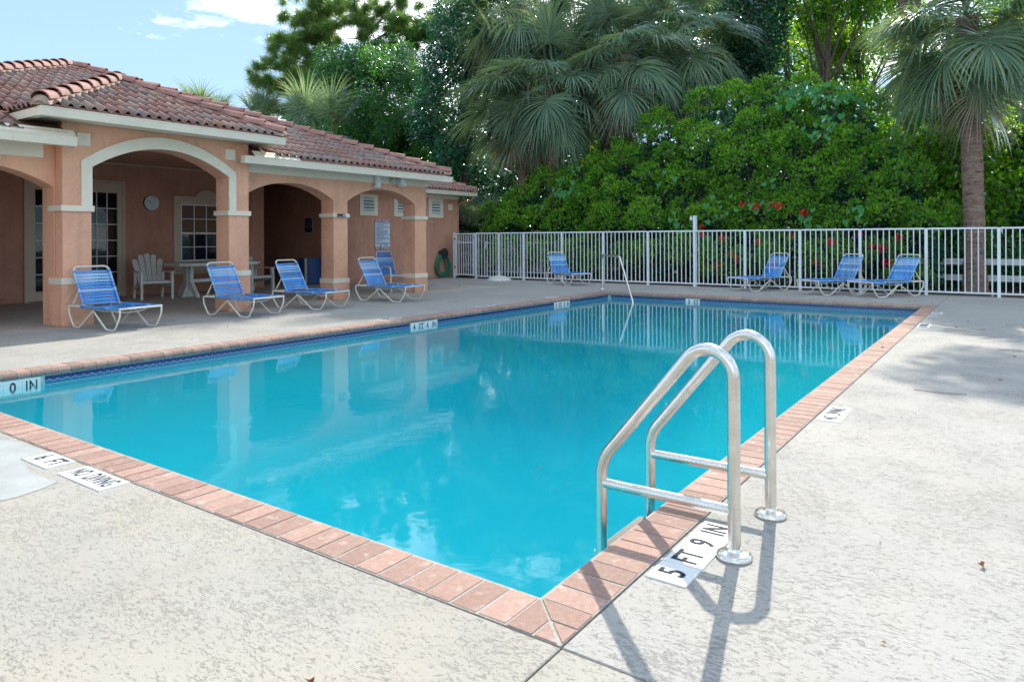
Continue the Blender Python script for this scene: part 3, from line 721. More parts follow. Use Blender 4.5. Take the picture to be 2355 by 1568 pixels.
# hip and ridge caps
def cap_mesh():
    m = MB(); n = 8; L_ = .40
    vs = []
    for (y, r, z) in ((0, .128, .035), (L_, .104, 0), (0, .110, .035)):
        for k in range(n + 1):
            a = math.pi * k / n; vs.append((-r * math.cos(a), y, z + r * math.sin(a) * .92 - .03))
    N = n + 1
    m.add(vs, [(k, k + 1, N + k + 1, N + k) for k in range(n)] + [(2 * N + k, 2 * N + k + 1, k + 1, k) for k in range(n)])
    return m.mesh('cap_tile', M['cap'], True)
CM = cap_mesh()
def caps(a, b_, step=.36, start_lump=True):
    a = Vector(a); b_ = Vector(b_); d = (b_ - a); n = max(1, int(d.length / step)); d.normalize()
    side = d.cross(Vector((0, 0, 1))).normalized(); up = side.cross(d)
    for i in range(n + 1):
        mm = Matrix((side, d, up)).transposed().to_4x4(); mm.translation = a + d * (i * step) + up * .04
        mm = mm @ Matrix.Rotation(random.uniform(-.02, .02), 4, 'Z'); link('cap_tile', CM, roof, mw=HM @ mm)
    b = MB(); pr = [-.11, .11]
    vs = []
    for t in (a - d * .02, b_):
        vs += [t + side * -.125 + up * -.03, t + side * -.10 + up * .02, t + side * .10 + up * .02, t + side * .125 + up * -.03]
    b.add(vs, [(0, 1, 5, 4), (1, 2, 6, 5), (2, 3, 7, 6), (0, 3, 2, 1), (4, 5, 6, 7)]); b.v = [tuple(Vector(p) - HO) for p in b.v]
    b.build('ridge_mortar', M['capmortar'], roof)
    if start_lump:
        m = MB(); n2 = 8
        vs = [a - d * .045 + up * .03]
        for ring_, (rr, off) in enumerate(((.075, -.03), (.112, .02))):
            for k in range(n2 + 1):
                an = math.pi * k / n2; vs.append(a + d * off + side * (-rr * math.cos(an)) + up * (rr * math.sin(an) * .95 - .01))
        N = n2 + 1; fs = [(0, 1 + k, 2 + k) for k in range(n2)] + [(1 + k, 1 + N + k, 2 + N + k, 2 + k) for k in range(n2)]
        m.add([Vector(p) - HO for p in vs], fs); m.build('hip_end_mortar', M['capmortar'], roof, True)
caps((U1, VE, ZE + .02), (APu, APv, APz + .02)); caps((U0, VE, ZE + .02), (APu, APv, APz + .02))
caps((CU0, CE, CZ + .02), (CAu, CAv, CAz + .02)); caps((CU1, CE, CZ + .02), (CAu, CAv, CAz + .02)); caps((CAu, CAv, CAz + .02), (CAu, RV, CAz + .02), start_lump=False)
caps((WU, WE, WZ_ + .02), (WU - 2.9, WE + 2.9, WZ_ + WS * 2.9 + .02)); caps((WU - 2.9, WE + 2.9, WZ_ + WS * 2.9 + .02), (12.0, WE + 2.9, WZ_ + WS * 2.9 + .02), start_lump=False)
for (u0, u1, v, z) in ((U0, 2.44, VE, ZE), (5.43, U1, VE, ZE), (CU0, CU1, CE, CZ), (10.4, WU, WE, WZ_)):   # clay eave strip under the first course
    hp(MB().box((u0 + .02, v - .02, z - .045), (u1 - .02, v + .02, z + .012)), 'eave_strip', M['cap'])
hp(MB().box((CU0 + .02, CE, CZ - .045), (CU0 + .05, SV, CZ + .012)), 'eave_strip', M['cap'])

# ---- french door
fd = thing('french_door', (4.73, 14.4, 0), 'beige double french door with white muntins in the porch back wall', 'door')
def loc(mb, o):
    o = Vector(o); mb.v = [tuple(Vector(v) - o) for v in mb.v]; return mb
DO = (4.73, 14.4, 0)
b = MB(); b.box((3.76, 14.35, 0), (3.82, 14.399, 2.43)); b.box((5.62, 14.35, 0), (5.68, 14.399, 2.43)); b.box((3.76, 14.35, 2.43), (5.68, 14.399, 2.48)); loc(b, DO).build('frame', M['doorcream'], fd)
for a, hd in ((3.825, 4.68), (4.76, 4.79)):
    z0, z1, gz0, gz1 = .02, 2.425, .20, 2.22; w_ = .895; g0, g1 = a + .13, a + w_ - .14
    b = MB(); b.box((a, 14.365, z0), (g0, 14.395, z1)); b.box((g1, 14.365, z0), (a + w_, 14.395, z1)); b.box((g0, 14.365, z0), (g1, 14.395, gz0)); b.box((g0, 14.365, gz1), (g1, 14.395, z1))
    lf = loc(b, DO).build('door_leaf', M['doorcream'], fd)
    nx, nz = 3, 6; pw, phh = (g1 - g0) / nx, (gz1 - gz0) / nz
    for i in range(nx):
        for j in range(nz):
            b = MB().box((g0 + i * pw + .009, 14.384, gz0 + j * phh + .009), (g0 + (i + 1) * pw - .009, 14.389, gz0 + (j + 1) * phh - .009)); loc(b, DO).build('pane', M['glass'], lf)
    b = MB()
    for i in range(1, nx): b.box((g0 + i * pw - .009, 14.368, gz0), (g0 + i * pw + .009, 14.386, gz1))
    loc(b, DO).build('muntin', M['white'], lf)
    b = MB()
    for j in range(1, nz): b.box((g0 + .0, 14.371, gz0 + j * phh - .009), (g1, 14.3835, gz0 + j * phh + .009))
    loc(b, DO).build('muntin', M['white'], lf)
    hx = hd if a < 4 else 4.81
    loc(MB().tube([(hx, 14.365, 1.02), (hx, 14.33, 1.02), (hx + (-.09 if a < 4 else .09), 14.33, 1.02)], .008, 8), DO).build('handle', M['steel'], lf)
# ---- sash window
WO = (7.57, 14.4, 1.2)
wn = thing('sash_window', WO, 'sash window with brown blinds in a cream surround with a domed top, behind the table', 'window')
b = MB(); pts = [(6.76, .42), (8.38, .42), (8.38, 2.22), (7.86, 2.22)]
for k in range(1, 12):
    a = math.pi * k / 12; pts.append((7.57 + .27 * math.cos(a), 2.22 + .165 * math.sin(a)))
pts += [(7.28, 2.22), (6.76, 2.22)]
# surround as a ring of pieces around the opening 6.93..8.21 x .72..2.04
b.prism([(6.76, 2.04), (8.38, 2.04)] + pts[2:], 'y', 14.355, 14.399); b.box((6.76, 14.355, .42), (8.38, 14.399, .715)); b.box((6.76, 14.355, .715), (6.93, 14.399, 2.04)); b.box((8.21, 14.355, .715), (8.38, 14.399, 2.04))
loc(b, WO).build('surround', M['doorcream'], wn)
b = MB(); b.box((6.93, 14.36, .72), (6.955, 14.392, 2.04)); b.box((8.185, 14.36, .72), (8.21, 14.392, 2.04)); b.box((6.955, 14.36, 2.015), (8.185, 14.392, 2.04)); b.box((6.955, 14.36, .72), (8.185, 14.392, .745)); b.box((6.955, 14.355, 1.345), (8.185, 14.392, 1.385))
loc(b, WO).build('sash_frame', M['white'], wn)
for j, (za, zb) in enumerate(((.745, 1.045), (1.045, 1.345), (1.385, 1.70), (1.70, 2.015))):
    for i in range(4):
        a = 6.955 + i * .3075
        loc(MB().box((a + .008, 14.384, za + .008), (a + .2995, 14.389, zb - .008)), WO).build('pane', M['glass'] if j < 2 else M['wood_blind'], wn)
b = MB()
for i in range(1, 4): b.box((6.955 + i * .3075 - .009, 14.37, .745), (6.955 + i * .3075 + .009, 14.386, 2.015))
for z in (1.045, 1.70): b.box((6.955, 14.373, z - .009), (8.185, 14.3835, z + .009))
loc(b, WO).build('muntin', M['white'], wn)
b = MB()
for k in range(15): b.box((6.965, 14.376, 1.395 + k * .041), (8.175, 14.3835, 1.395 + k * .041 + .026))
loc(b, WO).build('blind_slat', simple('blind_brown', (.2, .1, .055), .6, .2), wn, kind='stuff')
hp(MB().tube([(8.8, 14.39, 1.39), (8.8, 14.39, 2.7)], .012, 8), 'conduit', M['stucco_dim'])
# ---- vents
for u in (11.48, 12.80, 14.29):
    b = MB(); z0, z1 = 1.865, 2.46; g = (u + .15, u + .53, 2.0, 2.36)
    b.box((u, 13.35, z0), (g[0], 13.379, z1)); b.box((g[1], 13.35, z0), (u + .67, 13.379, z1)); b.box((g[0], 13.35, z0), (g[1], 13.379, g[2])); b.box((g[0], 13.35, g[3]), (g[1], 13.379, z1))
    vf_ = hp(b, 'louvre_vent', M['cream'])
    hp(MB().box((g[0], 13.372, g[2]), (g[1], 13.3795, g[3])), 'vent_back', M['gutterdark'])
    for k in range(4):
        z = g[2] + .02 + k * .09
        bb = MB().add([(g[0] + .004, 13.335, z), (g[1] - .004, 13.335, z), (g[1] - .004, 13.37, z + .055), (g[0] + .004, 13.37, z + .055), (g[0] + .004, 13.337, z - .008), (g[1] - .004, 13.337, z - .008), (g[1] - .004, 13.372, z + .047), (g[0] + .004, 13.372, z + .047)], [(0, 1, 2, 3), (5, 4, 7, 6), (0, 4, 5, 1), (2, 6, 7, 3)])
        bb.v = [tuple(Vector(p) - HO) for p in bb.v]; bb.build('slat', M['vinyl'], vf_)
hp(MB().box((15.22, 13.355, 2.12), (15.42, 13.379, 2.31)), 'square_ornament', M['cream'])
hp(MB().tube(fillet([(15.98, 13.0, 2.58), (15.98, 13.0, 2.46), (15.76, 13.42, 2.33), (15.76, 13.42, 0)], .06), .035, 10), 'downspout', M['copper'], smooth=True)
# ---- things on the walls
clock = thing('wall_clock', (6.26, 14.39, 2.035), 'round white wall clock with a thin dark rim on the porch back wall', 'clock')
def disc(r, y0, y1, seg=40):
    pr = [(r * math.cos(2 * math.pi * k / seg), r * math.sin(2 * math.pi * k / seg)) for k in range(seg)]; return MB().prism(pr, 'y', y0, y1)
disc(.178, -.03, -.001).build('rim', M['blacktrim'], clock); disc(.168, -.033, -.03).build('face', M['white'], clock)
for hnum in range(1, 13):
    a = math.pi / 2 - 2 * math.pi * hnum / 12
    text('numeral', str(hnum), .035, (6.26 + .135 * math.cos(a), 14.39 - .0345, 2.035 + .135 * math.sin(a)), (1, 0, 0), (0, 0, 1), M['silversign'], clock, ext=.0004)
MB().tube([(.02, -.037, -.008), (-.10, -.037, .052)], .003, 6).build('hand', M['blacktrim'], clock); MB().tube([(.01, -.040, -.004), (-.06, -.040, .02)], .004, 6).build('hand', M['blacktrim'], clock)

sg = thing('pool_rules_sign', (12.345, 13.37, 1.325), 'white POOL RULES sign with maroon NO DIVING bands on the shaded end wall', 'sign')
SO = Vector((12.345, 13.37, 1.325)); hw, hh = .295, .445
MB().box((-hw, -.012, -hh), (hw, -.002, hh)).build('board', M['signwhite'], sg)
MB().box((-hw + .012, -.0155, hh - .082), (hw - .012, -.0125, hh - .012)).build('header_band', M['signred'], sg)
MB().box((-hw + .012, -.0155, -hh + .012), (hw - .012, -.0125, -hh + .115)).build('footer_band', M['signred'], sg)
b = MB()
for (x0, x1, z0, z1) in ((-hw, hw, hh - .004, hh), (-hw, hw, -hh, -hh + .004), (-hw, -hw + .004, -hh + .004, hh - .004), (hw - .004, hw, -hh + .004, hh - .004)): b.box((x0, -.0145, z0), (x1, -.0125, z1))
b.build('border', M['signred'], sg)
TX = lambda s, size, z, mt, sx=1, bold=.0, al='CENTER', x=0: text('lettering', s, size, SO + Vector((x, -.017, z)), (1, 0, 0), (0, 0, 1), mt, sg, sx=sx, bold=bold, ext=.0004, align=al)
TX('POOL RULES', .085, hh - .046, M['signwhite'], 1.0, .003); TX('NO DIVING', .125, -hh + .064, M['signwhite'], .78, .003)
lines = ['• NO FOOD OR BEVERAGES IN POOL OR', '  ON THE WET DECK', '• NO GLASS OR ANIMALS IN THE', '  FENCED POOL AREA (OR 50 FEET FROM', '  UNFENCED POOL)', '• BATHING LOAD:  28   PERSONS', '• POOL HOURS: DAWN TO DUSK', '• SHOWER BEFORE ENTERING', '• DO NOT SWALLOW THE POOL WATER,', '  IT IS RECIRCULATED', '• MAXIMUM WATER TEMP IS 104 F', '• DO NOT USE THE POOL IF YOU ARE ILL', '  WITH DIARRHEA']
for i, s in enumerate(lines): TX(s, .034, hh - .112 - i * .0405, M['signblue'], .82, .0008, 'LEFT', -hw + .03)
TX('POOL MAXIMUM DEPTH:', .058, -.235, M['signblue'], .72, .0012); TX('6   FEET      INCHES', .055, -.295, M['signblue'], .72, .0012)

ss = thing('swim_risk_sign', (11.07, 15.0, 1.61), 'small dark navy rounded sign reading SWIM AT YOUR OWN RISK in the shaded passage', 'sign')
def plate(hw, hh, x0, x1, s=1.0):
    pr = []
    for k in range(13):
        a = math.pi * k / 12; pr.append((hw * s * math.cos(a), (hh * .72) * s + hh * .28 * s * math.sin(a)))
    for k in range(13):
        a = math.pi + math.pi * k / 12; pr.append((hw * s * math.cos(a), -(hh * .72) * s + hh * .28 * s * math.sin(a)))
    return MB().prism(pr, 'x', x0, x1)
plate(.165, .225, -.016, -.001).build('border', M['silversign'], ss); plate(.165, .225, -.0175, -.016, .93).build('board', M['navysign'], ss)
for s, z in (('SWIM AT', .11), ('YOUR', .03), ('OWN RISK', -.05)): text('lettering', s, .075, (11.07 - .0185, 15.0, 1.61 + z), (0, -1, 0), (0, 0, 1), M['silversign'], ss, sx=.85, ext=.0004)
MB().tube([(-.019, .05, -.135), (-.019, 0, -.12), (-.019, -.05, -.125), (-.019, -.01, -.14)], .004, 5).build('wave_emblem', M['silversign'], ss)
rs = thing('restroom_sign', (7.64, 9.72, 1.685), 'tiny dark restroom sign fixed to the cream band of the third pillar', 'sign')
MB().box((-.10, -.012, -.034), (.10, 0, .034)).build('board', M['navysign'], rs)
text('lettering', 'Restrooms', .035, (7.64 - .04, 9.72 - .0135, 1.668), (1, 0, 0), (0, 0, 1), M['signwhite'], rs, sx=.7, ext=.0004)
for dx in (.045, .072):
    b = MB(); b.box((dx - .008, -.0135, -.01), (dx + .008, -.0122, .014)); b.box((dx - .005, -.0135, -.03), (dx - .001, -.0122, -.0105)); b.box((dx + .001, -.0135, -.03), (dx + .005, -.0122, -.0105)); b.box((dx - .004, -.0135, .0145), (dx + .004, -.0122, .024)); b.build('figure_symbol', M['signwhite'], rs)

sn = thing('wall_sensor', (8.59, 9.72, 2.41), 'white slim alarm unit on a bracket under the gutter between the two right arches', 'alarm unit')
b = MB(); b.box((-.045, -.09, -.115), (.05, -.02, .125)); b.build('casing', M['white'], sn)
MB().box((-.07, -.05, -.12), (-.046, 0, -.085)).build('bracket', M['white'], sn); MB().box((-.065, -.03, .08), (-.046, 0, .12)).build('bracket', M['white'], sn)
fl = thing('floodlight', (9.05, 9.72, 2.47), 'white floodlight on a round chrome mount under the gutter near the fourth pillar', 'floodlight')
disc(.06, -.03, 0, 20).build('mount_plate', M['steel'], fl); MB().tube([(0, -.03, 0), (.06, -.08, .0), (.14, -.10, -.01)], .014, 8).build('arm', M['steel'], fl)
MB().box((-.07, -.06, -.095), (.07, .05, .085), mat=Matrix.Translation((.21, -.11, -.02)) @ Matrix.Rotation(R(-18), 4, 'X') @ Matrix.Rotation(R(12), 4, 'Y')).build('lamp_head', M['white'], fl)
sh = thing('outdoor_shower_tap', (14.28, 13.38, 1.72), 'short chrome tap spout on the end wall above the coiled hose', 'tap')
MB().tube([(0, 0, 0), (0, -.04, 0), (.15, -.10, 0), (.23, -.13, -.02), (.25, -.14, -.10)], .012, 8).build('spout', M['steel'], sh); MB().lathe([(.03, 0), (.03, .01), (.012, .015)], (0, 0, 0), 12).build('rose', M['steel'], sh)

# hose on reel
hr = thing('hose_hanger', (14.83, 13.38, .76), 'round black hose hanger on the end wall beside the gate', 'hose hanger')
disc(.16, -.20, -.17, 24).build('front_disc', M['blacktrim'], hr); disc(.09, -.17, 0, 16).build('drum', M['blacktrim'], hr)
hs = MB()
for k in range(11):
    ph = random.uniform(0, 1); top = .80 - .0 * k; wv = .15 + random.uniform(0, .15); bot = random.uniform(.02, .16); y = -.05 - k * .012
    pts = [(wv * math.sin(2 * math.pi * i / 20) * (1 - .28 * math.cos(2 * math.pi * i / 20)) + random.uniform(-.012, .012), y + .02 * math.sin(4 * math.pi * i / 20 + ph), (top + bot) / 2 + .0 + (top - bot) / 2 * math.cos(2 * math.pi * i / 20)) for i in range(20)]
    hs.tube(pts, .011, 6, closed=True)
hs.tube([(.1, -.2, .03), (.3, -.25, .02), (.42, -.12, .2), (.44, -.04, .38)], .011, 6)
link('garden_hose', hs.mesh('garden_hose', M['green_hose'], True), None, 'green garden hose hanging in loops on the end wall', 'hose', loc=(14.83, 13.38, 0))
bn = thing('slatted_bin', (10.62, 14.4, 0), 'blue slatted round bin standing in the dark passage behind the third pillar', 'bin')
MB().lathe([(.27, 0), (.27, .66), (.24, .66), (.24, .02)], (0, 0, 0), 20).build('liner', M['navysign'], bn)
for k in range(24):
    a = 2 * math.pi * k / 24; mm = Matrix.Rotation(a, 4, 'Z') @ Matrix.Translation((.285, 0, 0))
    MB().box((-.008, -.03, .03), (.008, .03, .70)).build('slat', M['binblue'] if k != 14 else M['tube'], bn, mw=mm)
for z in (.1, .6): MB().tube([(.275 * math.cos(2 * math.pi * k / 24), .275 * math.sin(2 * math.pi * k / 24), z) for k in range(24)], .008, 5, closed=True).build('hoop', M['binblue'], bn)

# ================================================================== POOL FURNITURE
def make_lounger():
    L_, W2, ZR = 1.22, .30, .30
    t = thing('sun_lounger', (0, 0, 0), 'x', 'sun lounger')
    for s in (-1, 1):
        y = s * W2
        MB().tube([(0, y, ZR), (L_, y, ZR)], .0135, 8).build('side_rail', M['tube'], t, True)
        w_ = fillet([(0, y, ZR), (-.005, y, .2), (.10 * L_, y, .0135), (.21 * L_, y, .0135), (.475 * L_, y * .97, ZR - .045), (.745 * L_, y, .0135), (.9 * L_, y, .0135), (1.0 * L_, y, .2), (1.0 * L_, y, ZR)], [.06, .05, .05, .03, .05, .05, .06], 4)
        MB().tube(w_, .0125, 8).build('leg_frame', M['tube'], t, True)
    MB().tube([(0, -W2, ZR), (0, W2, ZR)], .0125, 8).build('head_bar', M['tube'], t, True)
    MB().tube([(L_, -W2 - .01, ZR), (L_, W2 + .01, ZR)], .0135, 8).build('foot_bar', M['tube'], t, True)
    for x in (.475 * L_, .80 * L_):
        MB().tube(fillet([(x, -W2, ZR - .01), (x, -W2 * .5, ZR - .07), (x, W2 * .5, ZR - .07), (x, W2, ZR - .01)], .12, 5), .010, 8).build('cross_brace', M['tube'], t, True)
    hx = .235 * L_; bl = .60; ang = R(62); bw2 = .255
    bd = Vector((-math.cos(ang), 0, math.sin(ang)))
    H = Vector((hx, 0, ZR + .01)); yv = Vector((0, 1, 0))
    MB().tube(fillet([H - yv * bw2, H - yv * bw2 + bd * bl, H + yv * bw2 + bd * bl, H + yv * bw2], .085, 8), .0135, 8).build('back_frame', M['tube'], t, True)
    for s in (-1, 1):
        a = Vector((.02, s * (W2 - .035), ZR)); c = H + bd * (bl * .42) + yv * s * bw2
        b = MB().tube([a, c], .009, 6)
        for k in range(4):
            q = a + (c - a) * (.3 + .13 * k); b.box((q.x - .004, q.y - .004, q.z - .035), (q.x + .004, q.y + .004, q.z))
        b.build('ratchet_arm', M['tube'], t, True)
    def strap(p, d, half, m):
        n = d.cross(yv) * -1
        mm = Matrix((d, yv, n)).transposed().to_4x4(); mm.translation = p
        b = MB(); sw = .019
        for s in (-1, 1): b.tube([(-sw, s * half, 0), (sw, s * half, 0)], .019, 8, caps=True)
        sag = [0, -.006, -.009, -.006, 0]; ys = [-half, -half * .5, 0, half * .5, half]; vs = []
        for yy, sg_ in zip(ys, sag): vs += [(-sw, yy, .0185 + sg_), (sw, yy, .0185 + sg_)]
        vs += [(x, y_, z - .003) for x, y_, z in vs]
        fs = [(2 * k, 2 * k + 1, 2 * k + 3, 2 * k + 2) for k in range(4)] + [(10 + 2 * k + 1, 10 + 2 * k, 10 + 2 * k + 2, 10 + 2 * k + 3) for k in range(4)] + [(2 * k + 1, 10 + 2 * k + 1, 13 + 2 * k, 2 * k + 3) for k in range(4)] + [(2 * k, 2 * k + 2, 12 + 2 * k, 10 + 2 * k) for k in range(4)]
        b.add(vs, fs); b.build('strap', m, t, mw=mm)
    for k in range(11):
        strap(H + bd * (.035 + k * .0485), -bd, bw2, M['straplight'] if k in (7, 8, 9, 4) else M['strap'])
    for k in range(18):
        strap(Vector((hx + .03 + k * .0515, 0, ZR)), Vector((1, 0, 0)), W2, M['strap'] if k != 12 else M['straplight'])
    return t, L_
lng, LL = make_lounger()
LG = 'blue strap sun loungers round the pool'
def put_lounger(first, A, deg, s, sg, label):
    o = lng if first else copy_tree(lng)
    d = Vector((math.cos(R(deg)), math.sin(R(deg)), 0)); w_ = Vector((-d.y, d.x, 0)) * sg
    k = s / .70 / LL
    cen = Vector((A[0], A[1], -.004)) + w_ * .30 - d * (.15 * LL * k)
    o.location = cen; o.rotation_euler = (0, 0, R(deg)); o.scale = (k, 1, 1); tag(o, label, 'sun lounger', LG); return o
put_lounger(True, (2.52, 9.27), -83, .80, 1, 'blue strap sun lounger in front of the leftmost arch pillar')
put_lounger(False, (4.48, 9.19), -83, .80, 1, 'blue strap sun lounger in front of the second arch pillar')
put_lounger(False, (5.85, 9.26), -81, .85, 1, 'blue strap sun lounger before the dark passage between second and third pillars')
put_lounger(False, (7.7, 9.16), -84, .86, 1, 'blue strap sun lounger beside the armchair under the POOL RULES sign')
put_lounger(False, (13.93, 8.75), -112, .80, 1, 'blue strap sun lounger standing alone by the fence near the gate')
put_lounger(False, (14.9, 3.0), 152, .95, -1, 'blue strap sun lounger by the fence, first to the right of the tall post')
put_lounger(False, (14.51, 1.39), 146, .90, -1, 'blue strap sun lounger by the fence, middle of the row of three')
put_lounger(False, (14.55, .34), 147, .98, -1, 'blue strap sun lounger by the fence, nearest the sabal palm')

# blue strap armchair
ac = thing('strap_armchair', (9.66, 10.3, -.004), 'blue strap armchair with cream tube arms under the POOL RULES sign', 'chair', R(-96))
for s in (-1, 1):
    y = s * .27
    MB().tube(fillet([(.28, y, 0), (.26, y, .58), (-.02, y, .62), (-.16, y, .42), (-.22, y, 0)], [.07, .09, .05], 5), .013, 8).build('arm_frame', M['tube'], ac, True)
MB().tube(fillet([(.24, -.25, .40), (-.18, -.25, .37), (-.34, -.22, .93), (-.34, .22, .93), (-.18, .25, .37), (.24, .25, .40)], [.05, .08, .08, .05], 5), .0135, 8).build('seat_frame', M['tube'], ac, True)
for x in (.24, -.18): MB().tube([(x, -.27, .39), (x, .27, .39)], .012, 8).build('cross_bar', M['tube'], ac, True)
for k in range(7):
    x = .20 - k * .058
    MB().box((x - .024, -.258, .408 - k * .003), (x + .024, .258, .420 - k * .003)).build('strap', M['straplight'] if k in (1, 2) else M['strap'], ac)
for k in range(9):
    f = .12 + k * .098; p = Vector((-.18, 0, .37)).lerp(Vector((-.34, 0, .93)), f)
    MB().box((-.006, -.24, -.024), (.008, .24, .024), mat=Matrix.Translation(p) @ Matrix.Rotation(R(-16), 4, 'Y')).build('strap', M['straplight'] if k in (6, 5) else M['strap'], ac)

# resin garden chairs with fan backs
def garden_chair(loc_, deg, label):
    t = thing('garden_chair', loc_, label, 'chair', R(deg), 'white resin garden chairs at the table')
    P_ = M['plastic']
    m = MB(); m.prism([(-.26, .27), (.27, .385), (.30, .37), (.30, .33), (.24, .345), (-.26, .235)], 'y', -.26, .26); m.build('seat', P_, t)
    for k in range(5):     # fan slats
        yc = (k - 2); y0 = yc * .085; sp = yc * .125; top = .72 - yc * yc * .032
        b0 = Vector((-.24, y0, .26)); b1 = Vector((-.24 - top * .42, y0 + (sp - y0), .26 + top * .92))
        hw0, hw1 = .036, .052; d = Vector((.018, 0, .008))
        vs = [];
        for q, w_ in ((b0, hw0), (b0.lerp(b1, .55), hw0 + .013), (b0.lerp(b1, .92), hw1), (b0.lerp(b1, .975), hw1 * .86), (b1, hw1 * .5)):
            vs += [q + Vector((0, -w_, 0)), q + Vector((0, w_, 0)), q + Vector((0, w_, 0)) + d, q + Vector((0, -w_, 0)) + d]
        fs = []
        for i in range(4):
            o_ = 4 * i; fs += [(o_ + j, o_ + (j + 1) % 4, o_ + 4 + (j + 1) % 4, o_ + 4 + j) for j in range(4)]
        fs += [(3, 2, 1, 0), (16, 17, 18, 19)]
        MB().add(vs, fs).build('back_slat', P_, t)
    m = MB(); m.box((-.275, -.21, .40), (-.245, .21, .455)); m.build('back_rail', P_, t, mw=Matrix.Translation((-.06, 0, .0)))
    for s in (-1, 1):
        m = MB(); m.prism([(-.36, .30 * s - .035), (-.30, .30 * s + .04), (.25, .30 * s + .055), (.33, .30 * s + .02), (.33, .30 * s - .03), (.2, .30 * s - .05)], 'z', .545, .568); m.build('armrest', P_, t)
        m = MB(); m.prism([(.31, .545), (.23, .545), (.245, .30), (.27, 0), (.325, 0), (.33, .3)], 'y', s * .29 - .022, s * .29 + .022); m.build('leg', P_, t)
        m = MB(); m.prism([(-.30, .545), (-.36, .545), (-.36, .3), (-.43, 0), (-.375, 0), (-.28, .3)], 'y', s * .27 - .022, s * .27 + .022); m.build('leg', P_, t)
        m = MB(); m.prism([(-.3, .25), (.27, .34), (.27, .29), (-.3, .20)], 'y', s * .27 - .015, s * .27 + .015); m.build('side_apron', P_, t)
    return t
garden_chair((5.72, 13.3, -.004), -104, 'white resin garden chair with fan back between clock and table')
garden_chair((8.05, 13.2, -.004), -88, 'white resin garden chair with fan back right of the table behind the second pillar')
tb = thing('patio_table', (7.0, 13.15, -.004), 'white resin patio table with clipped corners below the sash window', 'table')
pr = [(-.98, -.3), (-.78, -.48), (.78, -.48), (.98, -.3), (.98, .3), (.78, .48), (-.78, .48), (-.98, .3)]
b = MB(); b.prism(pr, 'z', .70, .725); b.prism([(x * .985, y * .975) for x, y in pr], 'z', .665, .699); b.build('tabletop', M['plastic'], tb)
for x in (-.6, .6):
    b = MB(); b.prism([(-.40, 0), (-.30, 0), (-.12, .17), (.12, .17), (.30, 0), (.40, 0), (.36, .07), (.13, .34), (.16, .664), (-.16, .664), (-.13, .34), (-.36, .07)], 'x', x - .035, x + .035); b.build('pedestal', M['plastic'], tb)
    b = MB(); b.prism([(x - .16, 0), (x + .16, 0), (x + .05, .25), (x + .05, .664), (x - .05, .664), (x - .05, .25)], 'y', -.03, .03); b.build('pedestal_brace', M['plastic'], tb)
MB().box((-.56, -.025, .30), (.56, .025, .37)).build('stretcher', M['plastic'], tb)
ub = thing('umbrella_base', (14.65, 10.95, -.004), 'low white domed umbrella base on the deck beside the gate', 'umbrella base')
MB().lathe([(.36, 0), (.35, .03), (.28, .085), (.16, .125), (.05, .14), (.03, .15)], (0, 0, 0), 24).build('dome', M['plastic'], ub, True)
MB().lathe([(.026, .14), (.026, .27), (.018, .27)], (0, 0, 0), 12).build('socket', M['white'], ub, True)

# ================================================================== FENCES
FU = 15.05
fence = thing('pool_fence', (FU, 5.2, 0), 'white aluminium picket fence along the far end of the deck', 'fence')
FO = Vector((FU, 5.2, 0)); W_ = M['fencewhite']
def fb(lo, hi, nm, par=fence, m=W_): return MB().box(tuple(Vector(lo) - FO), tuple(Vector(hi) - FO)).build(nm, m, par)
posts = [12.12, 11.25, 10.35, 9.05, 7.75, 6.45, 5.2, 3.95, 2.7, 1.45, .2, -1.05, -2.3, -3.55]
for p in posts: fb((FU - .028, p - .028, -.09), (FU + .028, p + .028, 1.385 if p != 5.2 else 1.76), 'post')
for a, c in zip(posts[1:], posts[:-1]):
    fb((FU - .02, a + .029, 1.358), (FU + .02, c - .029, 1.392), 'rail'); fb((FU - .018, a + .029, .055), (FU + .018, c - .029, .085), 'rail')
    n = max(2, int(round((c - a) / .1145)))
    pm = MB().box((-.0095, -.0095, .085), (.0095, .0095, 1.3575)).mesh('picket', W_)
    for k in range(1, n): link('picket', pm, fence, mw=Matrix.Translation((0, a + (c - a) * k / n - 5.2, 0)))
fb((FU + .03, 5.16, -.08), (FU + .075, 5.215, 1.75), 'tall_backing_post')
pl = thing('post_lamp', (FU, 5.26, 1.70), 'small white fixture clipped to the top of the tall fence post', 'lamp')
MB().lathe([(.03, -.05), (.04, -.02), (.018, .02), (.015, .05)], (0, .03, 0), 12).build('head', M['white'], pl, True)
gt = thing('pool_gate', (FU, 12.55, 0), 'white aluminium picket gate between the end wall and the fence', 'gate')
FO = Vector((FU, 12.55, 0))
g0, g1 = 12.19, 12.93
fb((FU - .02, g0, .07), (FU + .02, g0 + .05, 1.385), 'stile', gt); fb((FU - .02, g1 - .05, .07), (FU + .02, g1, 1.385), 'stile', gt)
for z in (.09, 1.08, 1.35): fb((FU - .018, g0 + .051, z), (FU + .018, g1 - .051, z + .03), 'rail', gt)
for k in range(1, 7):
    y = g0 + .05 + (g1 - g0 - .1) * k / 7; fb((FU - .0085, y - .0095, .121), (FU + .0085, y + .0095, 1.079), 'picket', gt); fb((FU - .0085, y - .0095, 1.111), (FU + .0085, y + .0095, 1.349), 'picket', gt)
fb((FU - .03, 12.95, -.05), (FU + .03, 13.01, 1.40), 'gate_post', gt)
fb((FU - .04, 12.15, 1.22), (FU - .021, 12.2, 1.29), 'latch', gt, M['steel'])
for z in (.3, 1.18): fb((FU - .034, 12.915, z), (FU - .021, 12.97, z + .07), 'hinge', gt, M['steel'])
